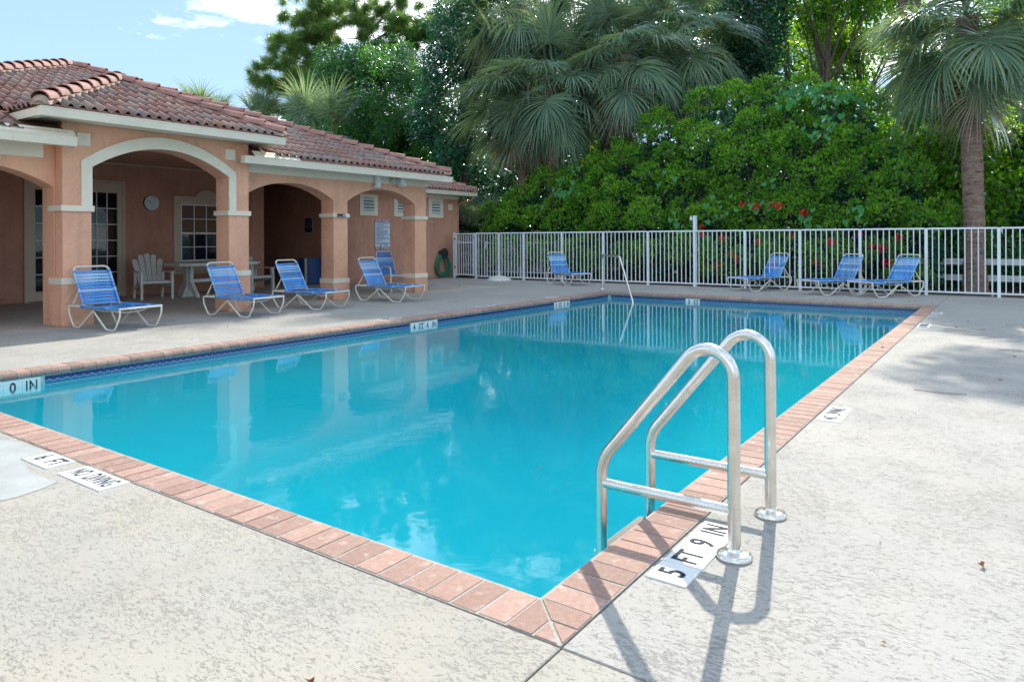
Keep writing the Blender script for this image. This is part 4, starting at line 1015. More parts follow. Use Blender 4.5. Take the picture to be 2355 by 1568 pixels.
# second short picket panel and ranch rails behind
rf2 = thing('picket_panel', (16.6, 11.3, 0), 'white picket panel standing behind the gate and fence on the left', 'fence')
FO = Vector((16.6, 11.3, 0))
for z in (.12, 1.06): fb((16.58, 10.2, z), (16.62, 12.9, z + .035), 'rail', rf2)
for k in range(24): fb((16.59, 10.25 + k * .113, .156), (16.61, 10.27 + k * .113, 1.0595), 'picket', rf2)
for y in (10.2, 11.5, 12.87): fb((16.565, y, -.09), (16.635, y + .06, 1.13), 'post', rf2)
rr = thing('ranch_rail_fence', (17.4, -1.5, 0), 'white two-rail board fence behind the palm at the right', 'fence')
FO = Vector((17.4, -1.5, 0))
for z in (.19, .56): fb((17.38, -7, z), (17.42, .6, z + .14), 'rail', rr, M['vinyl'])
for y in (-6.5, -4.1, -1.9, .35): fb((17.43, y, -.09), (17.53, y + .1, .92), 'post', rr, M['vinyl'])
rr = thing('ranch_rail_fence', (17.4, 11.9, 0), 'white two-rail board fence behind the gate on the left', 'fence')
FO = Vector((17.4, 11.9, 0))
for z in (.24, .62): fb((17.38, 8.6, z), (17.42, 14.6, z + .14), 'rail', rr, M['vinyl'])
for y in (8.7, 10.9, 13.1): fb((17.43, y, -.09), (17.53, y + .1, .98), 'post', rr, M['vinyl'])
for i, (y, h_) in enumerate(((7.28, .62), (-.93, .72))):
    o = MB().tube([(0, 0, -.06), (0, 0, h_)], .016, 8).build('white_stake', M['vinyl'], None, True, label=('thin white pipe stake behind the fence near the corner handrail', 'thin white pipe stake behind the fence beside the right palm')[i], cat='stake', loc=(15.5, y, 0))

# ================================================================== VEGETATION
def np_mesh(name, V, F, mat):
    me = bpy.data.meshes.new(name); V = np.asarray(V, np.float32); F = np.asarray(F, np.int32)
    me.vertices.add(len(V)); me.vertices.foreach_set('co', V.ravel())
    k = F.shape[1]; me.loops.add(F.size); me.loops.foreach_set('vertex_index', F.ravel())
    me.polygons.add(len(F)); me.polygons.foreach_set('loop_start', np.arange(0, F.size, k, dtype=np.int32))
    me.update(calc_edges=True); me.materials.append(mat); return me
def unit(a): return a / np.maximum(np.linalg.norm(a, axis=-1, keepdims=True), 1e-9)
def leaves(name, C, D, Lh, Wd, mat, parent=None, fold=.15, **k):
    n = len(C); D = unit(D); Rn = rng.normal(size=(n, 3)); S = unit(np.cross(D, Rn)); N = np.cross(S, D)
    Lh = (np.asarray(Lh) * rng.uniform(.7, 1.25, n))[:, None]; Wd = (np.asarray(Wd) * rng.uniform(.7, 1.2, n))[:, None]
    V = np.stack([C, C + D * Lh * .45 + S * Wd * .5 + N * Lh * fold, C + D * Lh, C + D * Lh * .45 - S * Wd * .5 + N * Lh * fold], 1).reshape(-1, 3)
    F = np.arange(4 * n).reshape(n, 4)
    return link(name, np_mesh(name, V, F, mat), parent, **k)
def crown_points(cl, per, sig, z0=None):
    """cl: clump centres; returns leaf points and outward directions"""
    n = len(cl) * per; cc = np.repeat(cl, per, 0); off = rng.normal(size=(n, 3)); r = rng.uniform(.25, 1, n) ** .6
    off = unit(off); P = cc + off * (r[:, None] * sig); D = off + np.array([0, 0, -.35]) + rng.normal(size=(n, 3)) * .55
    return P, D
def ell_points(cx, cy, cz, rx, ry, rz, n, inner=.45):
    d = unit(rng.normal(size=(n, 3))); r = rng.uniform(inner, 1, n) ** .7
    return np.array([cx, cy, cz]) + d * r[:, None] * np.array([rx, ry, rz])
def broad_tree(nm, base, trunk_h, ells, label, mat, leaf=(.13, .07), per=90, sig=.42, tr=.14, bark='bark', clumps_vis=1.0, group=None, limbs=14, cat='tree'):
    bx, by = base
    t = thing(nm, (bx, by, -.1), label, cat, group=group)
    cls = np.concatenate([ell_points(*e) for e in ells])
    P, D = crown_points(cls, per, sig); P = P - np.array([bx, by, -.1])
    leaves('crown', P, D, leaf[0], leaf[1], mat, t)
    b = MB(); top = Vector((np.mean([e[0] for e in ells]) - bx, np.mean([e[1] for e in ells]) - by, trunk_h + .1))
    mid = top * .5 + Vector((random.uniform(-.15, .15), random.uniform(-.15, .15), 0))
    b.tube([(0, 0, 0), mid * .5, mid, top], [tr * 1.25, tr, tr * .85, tr * .6], 9)
    sel = cls[rng.choice(len(cls), min(limbs, len(cls)), replace=False)]
    for c in sel:
        e = Vector(c) - Vector((bx, by, -.1)); s = mid.lerp(top, random.uniform(.1, 1)); m_ = s.lerp(e, .5) + Vector((random.uniform(-.2, .2), random.uniform(-.2, .2), random.uniform(0, .35)))
        b.tube([s, m_, e], [tr * .4, tr * .24, tr * .08], 6, caps=False)
    b.build('trunk', M[bark], t, True); return t

# -- palm fronds (costapalmate fans); four drooping classes, each in two variants
def frond_mesh(elev, petiole, blade, nseg, droop, mat, dead=False, seed=0):
    r_ = np.random.default_rng(seed); V = []; F = []
    def add(vs, fs): o = len(V); V.extend(vs); F.extend([[i + o for i in f] for f in fs])
    e = elev; p = np.zeros(3); d = np.array([math.cos(e), 0, math.sin(e)]); stalk = [p.copy()]; n = 6
    for k in range(n):
        d = d + np.array([0, 0, -droop * .13]); d /= np.linalg.norm(d); p = p + d * petiole / n; stalk.append(p.copy())
    for k in range(n):
        a, c = stalk[k], stalk[k + 1]; w_ = .016; y = np.array([0, w_, 0]); z = np.array([0, 0, w_])
        add([a - y, a + y - z * .3, c + y - z * .3, c - y], [[0, 1, 2, 3]]); add([a - y, a + z, c + z, c - y], [[0, 1, 2, 3]])
    hub = stalk[-1]; fwd = d; side = np.array([0., 1, 0]); up = np.cross(fwd, side) * -1
    if up[2] < 0: up = -up
    for s in range(nseg):
        a = (s / (nseg - 1) - .5) * 2 * R(118); Ls = blade * (1 - .22 * abs(a) / R(118)) * r_.uniform(.88, 1.08)
        # costa: segments spring from points along the curved midrib
        root = hub + fwd * .16 * blade * max(0, math.cos(a)) * .9
        dv = fwd * math.cos(a) + side * math.sin(a) + up * (.22 + .1 * r_.normal()); dv /= np.linalg.norm(dv)
        wv = -fwd * math.sin(a) + side * math.cos(a)
        pts = [root]; q = root.copy(); m_ = 5; dr = droop * r_.uniform(.8, 1.35) * (1.5 if dead else 1)
        for k in range(m_):
            g_ = (.03 + .16 * (k / m_) ** 1.6 * 2.1) * dr; dv = dv + np.array([0, 0, -g_]); dv /= np.linalg.norm(dv); q = q + dv * Ls / m_; pts.append(q.copy())
        wid = [.012, .036, .036, .028, .015, .002] if not dead else [.01, .022, .02, .014, .008, .002]
        tw = up * .35
        vs = []
        for pt, wd in zip(pts, wid):
            nn = wv + tw; nn = nn / np.linalg.norm(nn); vs += [pt - nn * wd * .5, pt + nn * wd * .5]
        add(vs, [[2 * k, 2 * k + 1, 2 * k + 3, 2 * k + 2] for k in range(m_)])
    return np_mesh('frond', V, F, mat)
FR = {}
for ci, (el, dr) in enumerate(((72, .7), (42, 1.0), (12, 1.25), (-22, 1.35))):
    FR[ci] = [frond_mesh(R(el), 1.05, 1.22, 50, dr*1.45, M['frond'], seed=10 * ci + k) for k in range(2)]
DF = [frond_mesh(R(-62), .8, 1.05, 46, .8, M['deadfrond'], True, seed=90 + k) for k in range(2)]
def palm(base, top, scale, nf, ndead, label, tr=.17, boots=True, lean=None, seed=1, cat='palm', nm='sabal_palm', classes=(7, 10, 11, 9), group=None):
    rd = random.Random(seed); bx, by = base; tx, ty, tz = top
    t = thing(nm, (bx, by, -.1), label, cat, group=group)
    T = Vector((tx - bx, ty - by, tz + .1))
    b = MB(); n = 64; pts = []; rs = []
    for k in range(n + 1):
        f = k / n; bow = math.sin(math.pi * f) * .06
        pts.append(Vector((T.x * f ** 1.3 + bow, T.y * f ** 1.3, T.z * f))); rs.append(tr * (1.35 - .9 * min(f, .12) / .12 * .35 + .05 * math.sin(k * 2.4) + rd.uniform(-.035, .035) + (.12 if f > .86 else 0)))
    b.tube(pts, rs, 14); b.build('trunk', M['barktan'], t, True)
    if boots:
        bb = MB()
        for k in range(70):
            f = rd.choice((rd.uniform(.02, .3), rd.uniform(.1, .9), rd.uniform(.72, 1.0), rd.uniform(.8, 1.0))); a = rd.uniform(0, 2 * math.pi); i = min(n - 1, int(f * n)); c = pts[i].lerp(pts[i + 1], f * n - i)
            d = Vector((math.cos(a), math.sin(a), 0)); s_ = Vector((-d.y, d.x, 0)); r0 = rs[i] * .93; w_ = rd.uniform(.035, .075); h_ = rd.uniform(.08, .2)
            bb.add([c + d * r0 - s_ * w_, c + d * r0 + s_ * w_, c + d * (r0 + .05) + s_ * w_ * .6 + Vector((0, 0, h_)), c + d * (r0 + .045) - s_ * w_ * .5 + Vector((0, 0, h_ * .8)), c + d * (r0 - .03) + Vector((0, 0, h_ * .6))], [(0, 1, 2, 3), (1, 4, 2), (2, 4, 3), (3, 4, 0)])
        bb.build('leaf_base_stubs', M['barktan'], t, kind='stuff')
    tot = sum(classes); i = 0
    for ci, cn in enumerate(classes):
        m_ = max(1, round(nf * cn / tot))
        for k in range(m_):
            a = 2 * math.pi * (k + rd.random() * .8) / m_ + ci * 1.3; s_ = scale * rd.uniform(.85, 1.15)
            mm = Matrix.Translation(T + Vector((0, 0, (.15, .05, -.1, -.22)[ci] * scale))) @ Matrix.Rotation(a, 4, 'Z') @ Matrix.Rotation(rd.uniform(-.25, .25), 4, 'X') @ Matrix.Rotation(rd.uniform(-.18, .18), 4, 'Y') @ Matrix.Scale(s_, 4)
            link('frond', rd.choice(FR[ci]), t, mw=mm)
    for k in range(ndead):
        a = 2 * math.pi * (k + rd.random()) / ndead; mm = Matrix.Translation(T + Vector((0, 0, -.55 * scale))) @ Matrix.Rotation(a, 4, 'Z') @ Matrix.Rotation(rd.uniform(-.3, .15), 4, 'Y') @ Matrix.Scale(scale * rd.uniform(.9, 1.3), 4)
        link('dead_frond', rd.choice(DF), t, mw=mm)
    return t
palm((16.55, -.6), (16.9, -.45, 6.1), 1.14, 60, 5, 'sabal palm with rough brown trunk at the right, in front of the board fence', .20, seed=3, classes=(10, 12, 9, 5))
palm((18.20, 12.58), (18.20, 12.58, 9.46), 1.30, 46, 6, 'tall sabal palm whose crown leaves the top of the view above the gate', .16, seed=4)
palm((17.81, 12.26), (17.81, 12.26, 6.27), 1.20, 50, 12, 'sabal palm with pale dead fronds skirting its slim trunk, left of the clump', .13, seed=5)
palm((17.55, 10.90), (17.55, 10.90, 6.27), 1.15, 46, 6, 'sabal palm with thick bare trunk, second from left in the clump', .22, seed=6)
palm((18.46, 8.74), (18.46, 8.74, 6.98), 1.20, 52, 14, 'sabal palm with grey hanging fronds beside the hedge top', .16, seed=7)
palm((20.46, 7.66), (20.46, 7.66, 7.80), 1.20, 50, 5, 'sabal palm at the right of the clump, above the hedge', .16, seed=8)
palm((19.85, 10.25), (19.85, 10.25, 9.14), 1.25, 46, 6, 'sabal palm high in the middle of the clump', .16, seed=9)
palm((15.8, 20.3), (15.8, 20.3, 4.6), 1.25, 50, 6, 'dark sabal palm rising behind the pool house roof', .18, seed=9)
palm((17.2, 30), (17.2, 30, 6.4), 1.0, 30, 0, 'small distant palm behind the roof, farther left', .12, seed=10, boots=False, classes=(9, 8, 5, 2))
palm((18.8, 28.0), (18.8, 28.0, 6.4), 1.0, 30, 0, 'small distant palm behind the roof, beside the pine', .12, seed=11, boots=False, classes=(9, 8, 5, 2))

# -- the big hedge, as joined clumps of leaf sprigs
hed = thing('hedge', (17.3, 6.5, -.1), 'tall clipped green hedge with red flowers behind the white fence', 'hedge')
HOv = np.array([17.3, 6.5, -.1])
prof_v = np.array([13.2, 12.6, 11.4, 10.3, 9.05, 8.0, 7.06, 6.0, 4.8, 3.65, 2.9, 2.0, 1.6, 1.1, .6, .15]); prof_z = np.array([1.9, 2.6, 2.85, 3.2, 3.55, 4.0, 4.5, 4.95, 5.1, 5.15, 5.1, 4.8, 4.1, 3.5, 2.6, 1.0])
def topz(v): return np.interp(v, prof_v[::-1], prof_z[::-1])
lump = []
tries = 0
while len(lump) < 230 and tries < 14000:
    tries += 1
    v_ = rng.uniform(.3, 13.0); tz_ = float(topz(v_)); z_ = rng.uniform(.1, 1.02) * tz_; r_ = rng.uniform(.32, .68)
    if all((v_ - q[0]) ** 2 + (z_ - q[1]) ** 2 > (.8 * (r_ + q[2])) ** 2 for q in lump): lump.append((v_, z_, r_))
cl = []
for v_, z_, r_ in lump:
    f_ = z_ / 5.2; ff = z_ / float(topz(v_)); uc = 16.75 + .8 * f_ ** 2 + .5 * ff ** 5 + rng.uniform(-.22, .3)
    m_ = int(34 * (r_ / .5) ** 2)
    d = unit(rng.normal(size=(m_ * 3, 3))); d = d[(d[:, 0] < .35) & (d[:, 2] > -.55)][:m_]
    cl.append(np.array([uc, v_, z_]) + d * r_ * np.array([.95, 1.0, .9]) * rng.uniform(.82, 1.08, (len(d), 1)))
cl = np.concatenate(cl); cl = cl[cl[:, 2] > .0]
per = 26; n = len(cl) * per; cc = np.repeat(cl, per, 0); off = unit(rng.normal(size=(n, 3)) + np.array([-.35, 0, .35])); rad = np.repeat(rng.uniform(.08, .19, len(cl)), per)[:, None] * (rng.uniform(.3, 1, n) ** .5)[:, None]
P = cc + off * rad; D = off + np.array([-.35, 0, .45]) + rng.normal(size=(n, 3)) * .4
leaves('foliage', P - HOv, D, .115, .06, M['hedgeleaf'], hed, kind='stuff')
# inner leaves in darker green, the hedge's depth shade put into their colour
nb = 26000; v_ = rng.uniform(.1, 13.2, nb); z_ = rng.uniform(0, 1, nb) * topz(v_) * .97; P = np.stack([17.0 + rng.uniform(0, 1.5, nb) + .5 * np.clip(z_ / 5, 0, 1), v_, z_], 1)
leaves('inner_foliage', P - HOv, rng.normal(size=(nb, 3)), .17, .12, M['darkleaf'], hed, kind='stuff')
b = MB()
for k in range(26):
    v0_ = .6 + k * .48; h_ = topz(v0_) * .8; b.tube([(17.4 - 17.3, v0_ - 6.5, .1), (17.45 - 17.3, v0_ - 6.5 + random.uniform(-.2, .2), h_ * .5), (17.5 - 17.3 + random.uniform(-.3, .2), v0_ - 6.5 + random.uniform(-.3, .3), h_)], [.045, .03, .012], 6)
b.build('stem', M['bark'], hed, True, kind='stuff')
# heart-shaped vine leaves climbing over the hedge
def heart_mesh():
    pts = [(0, 0), (.35, -.12), (.52, .12), (.45, .48), (.2, .82), (0, 1.05), (-.2, .82), (-.45, .48), (-.52, .12), (-.35, -.12)]
    m = MB(); vs = [(x, y, .10 * abs(x) - .12 * y * y) for x, y in pts] + [(0, .45, -.03)]
    m.add(vs, [(i, (i + 1) % 10, 10) for i in range(10)]); return m.mesh('vine_leaf', M['vineleaf'])
HMsh = heart_mesh()
clusters = [(2.9, 4.9, 34), (2.2, 4.75, 26), (2.6, 3.9, 20), (3.4, 4.95, 20), (4.9, 1.9, 12), (5.9, 1.5, 10), (9.7, 2.9, 16), (9.9, 2.4, 10), (6.7, 2.6, 8), (3.9, 2.3, 8), (1.6, 1.8, 8), (5.2, 1.0, 8), (4.3, .9, 6), (2.6, 1.6, 8)]
for (cv, cz, k_) in clusters:
    for k in range(k_):
        y = cv + random.gauss(0, .22); z = cz + random.gauss(0, .20); zt_ = float(topz(y)); z = min(z, zt_ + .15); x = 15.98 + .9 * (max(z, 0) / 5.2) ** 2 + (.55 if z > zt_ - .3 else 0) * (z / zt_) ** 5 - random.uniform(-.05, .2)
        mm = Matrix.Translation((x - 17.3, y - 6.5, z + .1)) @ Matrix.Rotation(R(-90) + random.uniform(-.7, .7), 4, 'Z') @ Matrix.Rotation(R(-105) + random.uniform(-.5, .4), 4, 'X') @ Matrix.Rotation(random.uniform(-.5, .5), 4, 'Y') @ Matrix.Scale(random.uniform(.10, .17), 4)
        link('vine_leaf', HMsh, hed, mw=mm)
def flower_mesh():
    m = MB()
    for k in range(26):
        d = Vector((-abs(random.gauss(.5, .5)), random.gauss(0, 1), random.gauss(0, .8))).normalized(); s_ = d.orthogonal().normalized() * .018; c = d * .045
        m.add([c - s_, c + s_, c * 1.45 + s_, c * 1.45 - s_], [(0, 1, 2, 3)]); t_ = d.cross(s_).normalized() * .018; m.add([c * 1.2 - t_, c * 1.2 + t_, c * 1.5 + t_, c * 1.5 - t_], [(0, 1, 2, 3)])
    return m.mesh('flower', M['flower'])
FM = flower_mesh()
for (y, z) in ((4.32, 2.06), (3.95, 1.98), (3.62, 2.02), (3.40, 1.99), (2.82, 1.8), (5.3, 1.28), (4.78, 1.2), (4.55, .78), (4.42, .7), (4.38, .62), (3.9, 1.1), (1.6, 1.28), (1.35, 1.0), (1.15, .95), (1.05, .62), (.95, .63), (1.9, .55), (2.5, .6), (3.5, .5), (4.9, .5), (.8, 1.2), (5.35, 1.5), (2.2, 1.1), (3.1, 1.25)):
    link('flower', FM, hed, mw=Matrix.Translation((15.93 + .9 * (z / 5.2) ** 2 - 17.3, y - 6.5, z + .1)) @ Matrix.Scale(random.uniform(.9, 1.6), 4))

# -- broadleaf trees and background wood
TG = 'trees in the wood beyond the fence'
# dark drooping tree left of the palms
broad_tree('drooping_tree', (17.8, 14.9), 6.2, [(18.4, 15.9, 6.3, 1.3, 1.5, 2.4, 95), (18.0, 15.0, 3.3, 1.0, .9, 2.2, 45), (18.6, 14.6, 8.8, 1.9, 1.9, 1.6, 70)], 'dark drooping broadleaf tree between the pool house and the palms', M['darkleaf'], (.19, .065), 130, .45, .16)
broad_tree('feathery_tree', (19.6, 21.0), 6.5, [(19.6, 20.6, 7.0, 2.5, 2.5, 2.0, 95), (20.0, 19.4, 5.2, 2.0, 2.2, 1.8, 75), (19, 22, 8.0, 1.9, 1.9, 1.4, 55), (20.8, 21.6, 8.8, 1.8, 1.9, 1.1, 45), (20.5, 22.6, 6.0, 2.0, 1.9, 1.6, 60)], 'loose feathery green tree behind the roof, right of the dark palm', M['broad'], (.13, .062), 235, .5, .13)
broad_tree('sunlit_tree', (23.0, 22.4), 4.2, [(22.8, 22.4, 5.3, 2.4, 2.6, 2.0, 120), (23.4, 20.4, 4.4, 2.2, 2.4, 2.0, 90)], 'glowing yellow green tree low behind the right end of the roof', M['bright'], (.15, .085), 100, .5, .13)
broad_tree('roof_side_tree', (21.2, 25.0), 5.0, [(20.8, 24.2, 5.8, 2.4, 2.2, 1.6, 60)], 'mid green broadleaf tree behind the dark palm', M['broad'], (.15, .08), 70, .5, .13)
# wall of wood behind the palms
wood = [((24.5, 13.4), 6.5, [(24.5, 13.2, 7.2, 2.6, 2.4, 3.2, 90), (23.8, 12.2, 4.0, 1.8, 1.8, 1.6, 35)], 'broad', 'broadleaf tree behind the drooping tree and left palms'),
        ((22.5, 10.6), 5.0, [(22.5, 10.8, 3.2, 2.0, 1.8, 2.0, 60)], 'bright', 'low bright bushy tree seen between the palm trunks'),
        ((24.5, 9.2), 8.5, [(24.2, 9.2, 8.4, 2.8, 2.6, 2.8, 100)], 'darkleaf', 'dark broadleaf tree behind the middle of the palm clump'),
        ((23.6, 6.0), 8.0, [(23.2, 6.1, 9.0, 1.0, .9, 3.4, 90), (23.2, 6.0, 5.6, .8, .8, 1.6, 30)], 'darkleaf', 'vine draped dark tree column standing above the hedge'),
        ((27.0, 7.3), 9.0, [(26.8, 7.6, 9.6, 2.2, 1.6, 2.6, 60)], 'bright', 'tall sunlit tree filling the gap left of the vine draped column'),
        ((28.0, 3.2), 8.5, [(27.8, 3.6, 10.2, 2.8, 2.4, 2.2, 90), (27.4, 2.9, 11.4, 2.0, 1.2, 1.6, 40), (27.5, 4.2, 8.0, 1.4, 1.4, .9, 14)], 'bright', 'thin airy sunlit tree with sky showing through, right of the vine column'),
        ((25.0, 4.6), 7.5, [(24.8, 4.0, 9.9, 2.2, 2.0, 1.4, 50)], 'bright', 'airy green tree branch crown high above the hedge'),
        ((21.0, .9), 3.2, [(18.9, .1, 2.4, .8, .9, 2.2, 70), (19.9, .5, 2.9, 1.0, 1.1, 2.4, 60), (19.9, -.9, 2.2, 1.1, 1.1, 2.1, 65)], 'bright', 'bright yellow green bush glowing beside the hedge end'),
        ((24.0, -.8), 4.8, [(23.8, -2.6, 4.9, 1.8, 1.3, 1.8, 60)], 'bright', 'sunlit broadleaf tree behind the right palm crown'),
        ((20.4, -2.0), 3.0, [(20.3, -2.0, 2.2, 1.0, 1.1, 2.3, 95)], 'darkleaf', 'dark vine covered bush right of the palm trunk'),
        ((22.5, -3.2), 7.0, [(22.3, -3.2, 6.6, 2.4, 2.0, 3.0, 90)], 'darkleaf', 'tall dark tree at the right edge behind the palm'),
        ((26.0, -2.8), 9.0, [(25.8, -2.4, 9.4, 2.6, 2.4, 2.2, 60)], 'bright', 'tall green tree high behind the right palm'),
        ((18.8, 13.2), 1.8, [(18.6, 13.0, 1.5, .9, 1.1, 1.5, 60), (18.8, 11.8, 1.2, .8, 1.0, 1.2, 40)], 'darkleaf', 'dark shrub mass behind the gate'),
        ((21.0, 15.8), 2.6, [(20.6, 16.0, 2.4, 1.8, 1.8, 1.8, 60)], 'darkleaf', 'dark bush beside the end wing roof'),
        ((27.5, 17.0), 5.0, [(27.5, 17.4, 6.0, 2.6, 2.8, 3.0, 70)], 'broad', 'green tree far behind the end wing roof')]
for (bs_, th_, ells, mt, lb) in wood:
    big = mt == 'darkleaf'
    broad_tree('wood_tree', bs_, th_, ells, lb, M[mt], (.16, .095) if not big else (.17, .085), 125, .5, .14, group=TG, cat='tree' if th_ > 3.3 else 'bush')
for (bs_, th_, ells, mt, lb) in [((30.0, 20.5), 8, [(30, 20.5, 9.2, 3.2, 3.2, 2.6, 110), (29, 18.5, 6.5, 2.4, 2.4, 2.4, 60)], 'broad', 'full green tree filling the gap between the feathery tree and drooping tree'),
        ((31.5, .6), 9, [(31, .8, 6.4, 2.8, 2.6, 2.6, 90)], 'bright', 'sunlit leafy tree far behind the hedge end'),
        ((33.0, 6.5), 9, [(32.5, 6.2, 8.4, 2.6, 2.6, 3.2, 100)], 'bright', 'sunlit leafy tree far behind the hedge top'),
        ((31.0, 10.5), 10, [(30.5, 10.6, 10.6, 3.4, 2.6, 3.0, 120)], 'broad', 'full green tree far behind the middle of the palm clump')]:
    broad_tree('wood_tree', bs_, th_, ells, lb, M[mt], (.2, .12), 90, .6, .14, group=TG)
# far treeline, one mass
nf = 60000; a_ = rng.uniform(-.50, 1.35, nf); d_ = rng.uniform(34, 46, nf); hgt = 6.0 + 1.3 * np.sin(a_ * 9) + 1.0 * np.sin(a_ * 23 + 1) + .7 * np.sin(a_ * 51)
P = np.stack([CAM.x + d_ * np.cos(a_), CAM.y + d_ * np.sin(a_), rng.uniform(0, 1, nf) ** .8 * hgt], 1)
leaves('far_treeline', P, rng.normal(size=(nf, 3)), .5, .36, M['broad'], kind='stuff', cat='treeline', label='mass of green trees far beyond the pool house and fence')
# undergrowth behind the right board fence
nu = 16000; P = np.stack([rng.uniform(17.7, 20.5, nu), rng.uniform(-7, .6, nu), np.abs(rng.normal(0, .55, nu))], 1)
leaves('undergrowth', P, rng.normal(size=(nu, 3)) + [0, 0, .8], .16, .07, M['broad'], kind='stuff', cat='undergrowth', label='low green undergrowth behind the white board fence')

# -- pine behind the roof
pine = thing('pine_tree', (21.4, 24.5, -.1), 'tall pine with crooked trunk and needle tufts rising behind the roof', 'pine tree')
PO = Vector((21.4, 24.5, -.1)); b = MB(); rv = Vector((math.sin(YAW), -math.cos(YAW), 0)); fw = Vector((math.cos(YAW), math.sin(YAW), 0))
def PT(x, z, dpt=0): return PO + rv * x + fw * dpt + Vector((0, 0, z + .1)) - PO
trunk = [PT(0, 0), PT(.15, 4), PT(0, 7.3), PT(-.15, 8.6), PT(-.8, 9.8), PT(-1.3, 10.6)]
b.tube(trunk, [.26, .22, .17, .14, .10, .07], 9)
ends = []
def limb(p, q, r0, sub=4, sp=.7):
    p = Vector(p); q = Vector(q); m_ = p.lerp(q, .5) + Vector((random.uniform(-.15, .15), random.uniform(-.15, .15), random.uniform(-.1, .3)))
    b.tube([p, p.lerp(m_, .5) + Vector((0, 0, .05)), m_, q], [r0, r0 * .8, r0 * .6, r0 * .25], 6, caps=False); ends.append(q); sub = int(sub * 1.8)
    for k in range(sub):
        s_ = p.lerp(q, random.uniform(.35, 1)); e = s_ + Vector((random.gauss(0, sp), random.gauss(0, sp), random.uniform(-.25, .5) * sp)); b.tube([s_, s_.lerp(e, .5) + Vector((0, 0, .06)), e], [r0 * .35, r0 * .25, r0 * .12], 5, caps=False); ends.append(e)
        for j in range(2):
            e2 = e + Vector((random.gauss(0, .3), random.gauss(0, .3), random.uniform(-.15, .25))); b.tube([e, e2], [r0 * .14, r0 * .08], 4, caps=False); ends.append(e2)
limb(PT(.0, 8.0), PT(1.0, 10.6), .10, 4); limb(PT(.4, 9.0), PT(.5, 12.2), .09, 5)
limb(trunk[4], PT(-3.2, 10.9), .09, 8, .6); limb(trunk[4], PT(-2.6, 12.0), .08, 8, .6); limb(trunk[5], PT(-1.6, 12.6), .07, 8, .6)
limb(trunk[5], PT(-.4, 12.3), .06, 7, .6); limb(PT(0, 7.0), PT(-3.3, 8.5), .07, 6, .45); limb(PT(-.1, 7.6), PT(-2.4, 9.0), .06, 5, .4); limb(PT(0, 6.4), PT(-3.9, 7.7), .06, 5, .4)
limb(PT(-.1, 8.2), PT(-4.3, 9.5), .07, 8, .5); limb(PT(-.1, 8.5), PT(-3.3, 10.1), .07, 7, .45); limb(PT(0, 7.7), PT(-4.9, 8.9), .06, 6, .4); limb(PT(-.15, 8.6), PT(-2.0, 9.9), .05, 6, .45)
limb(PT(.5, 9.6), PT(3.4, 11.6), .08, 9, .7); limb(PT(.6, 10.5), PT(4.8, 12.4, 1), .08, 10, .8); limb(PT(.7, 11), PT(2.2, 12.8), .07, 8, .7); limb(PT(.8, 10.2), PT(6.2, 11.6, 1), .07, 9, .8)
b.build('trunk', M['bark'], pine, True)
E = np.array([tuple(e) for e in ends]); per = 230; n = len(E) * per; cc = np.repeat(E, per, 0); D = unit(rng.normal(size=(n, 3)) + [0, 0, .25]); Rn = rng.normal(size=(n, 3)); S = unit(np.cross(D, Rn)) * .009
cc = cc + rng.normal(size=(n, 3)) * .07; Ln = rng.uniform(.2, .42, n)[:, None]
V = np.stack([cc - S, cc + S, cc + D * Ln + S * .3 + [0, 0, -.02], cc + D * Ln - S * .3 + [0, 0, -.02]], 1).reshape(-1, 3)
link('needle_tufts', np_mesh('needle_tufts', V, np.arange(4 * n).reshape(n, 4), M['needle']), pine, kind='stuff')

# -- leafy crowns above the view, added to cast dapple on deck and water
shade = []
shade += [((30.5, 9.5), 17.5, [(30.0, 8.6, 17.8, 3.0, 1.8, 2.4, 26), (30.5, 11.2, 18.6, 2.8, 1.9, 2.4, 24), (30.2, 9.4, 22.0, 2.2, 2.0, 1.1, 15)], 'broad', 'unseen tall leafy crown added for pool dapple, beyond the middle of the hedge'),
          ((31.0, 13.6), 18, [(30.6, 12.8, 19.6, 2.2, 1.5, 1.6, 14), (30.8, 14.4, 17.2, 2.4, 1.6, 1.6, 22)], 'broad', 'unseen tall leafy crown added for pool dapple, beyond the palm clump'),
          ((30.5, 6.9), 15, [(30.2, 6.9, 16.0, 2.4, 1.3, 1.5, 18)], 'broad', 'unseen tall leafy crown added for pool dapple, beyond the vine draped column')]
shade += [((21.8, .9), 9.5, [(21.0, .2, 10.9, 1.7, 1.1, .8, 40), (21.2, 2.6, 13.2, .7, .45, .4, 9)], 'broad', 'unseen high leafy crown added for shade on the right deck, above the hedge end')]
for (bs_, th_, ells, mt, lb) in shade:
    broad_tree('added_shade_tree', bs_, th_, ells, lb, M[mt], (.2, .12), 120, .52, .15, group='unseen shade crowns added above the hedge', limbs=10)

# young potted-looking fan leaves behind the gate
bp = palm((17.3, 13.6), (17.3, 13.6, 1.2), .8, 14, 0, 'low dark palm sprouting behind the gate', .07, seed=21, boots=False, classes=(6, 5, 3, 0))

# power lines
for k, z in enumerate((6.4, 5.7)):
    a, c = Vector((28, 30, z)), Vector((40, 6, z + .3)); pts = [a.lerp(c, i / 16) + Vector((0, 0, -.6 * math.sin(math.pi * i / 16))) for i in range(17)]
    o = MB().tube(pts, .022, 5).build('power_line', M['blacktrim'], None, True, label=('upper dark utility line crossing behind the trees', 'lower dark utility line crossing behind the trees')[k], cat='power line')

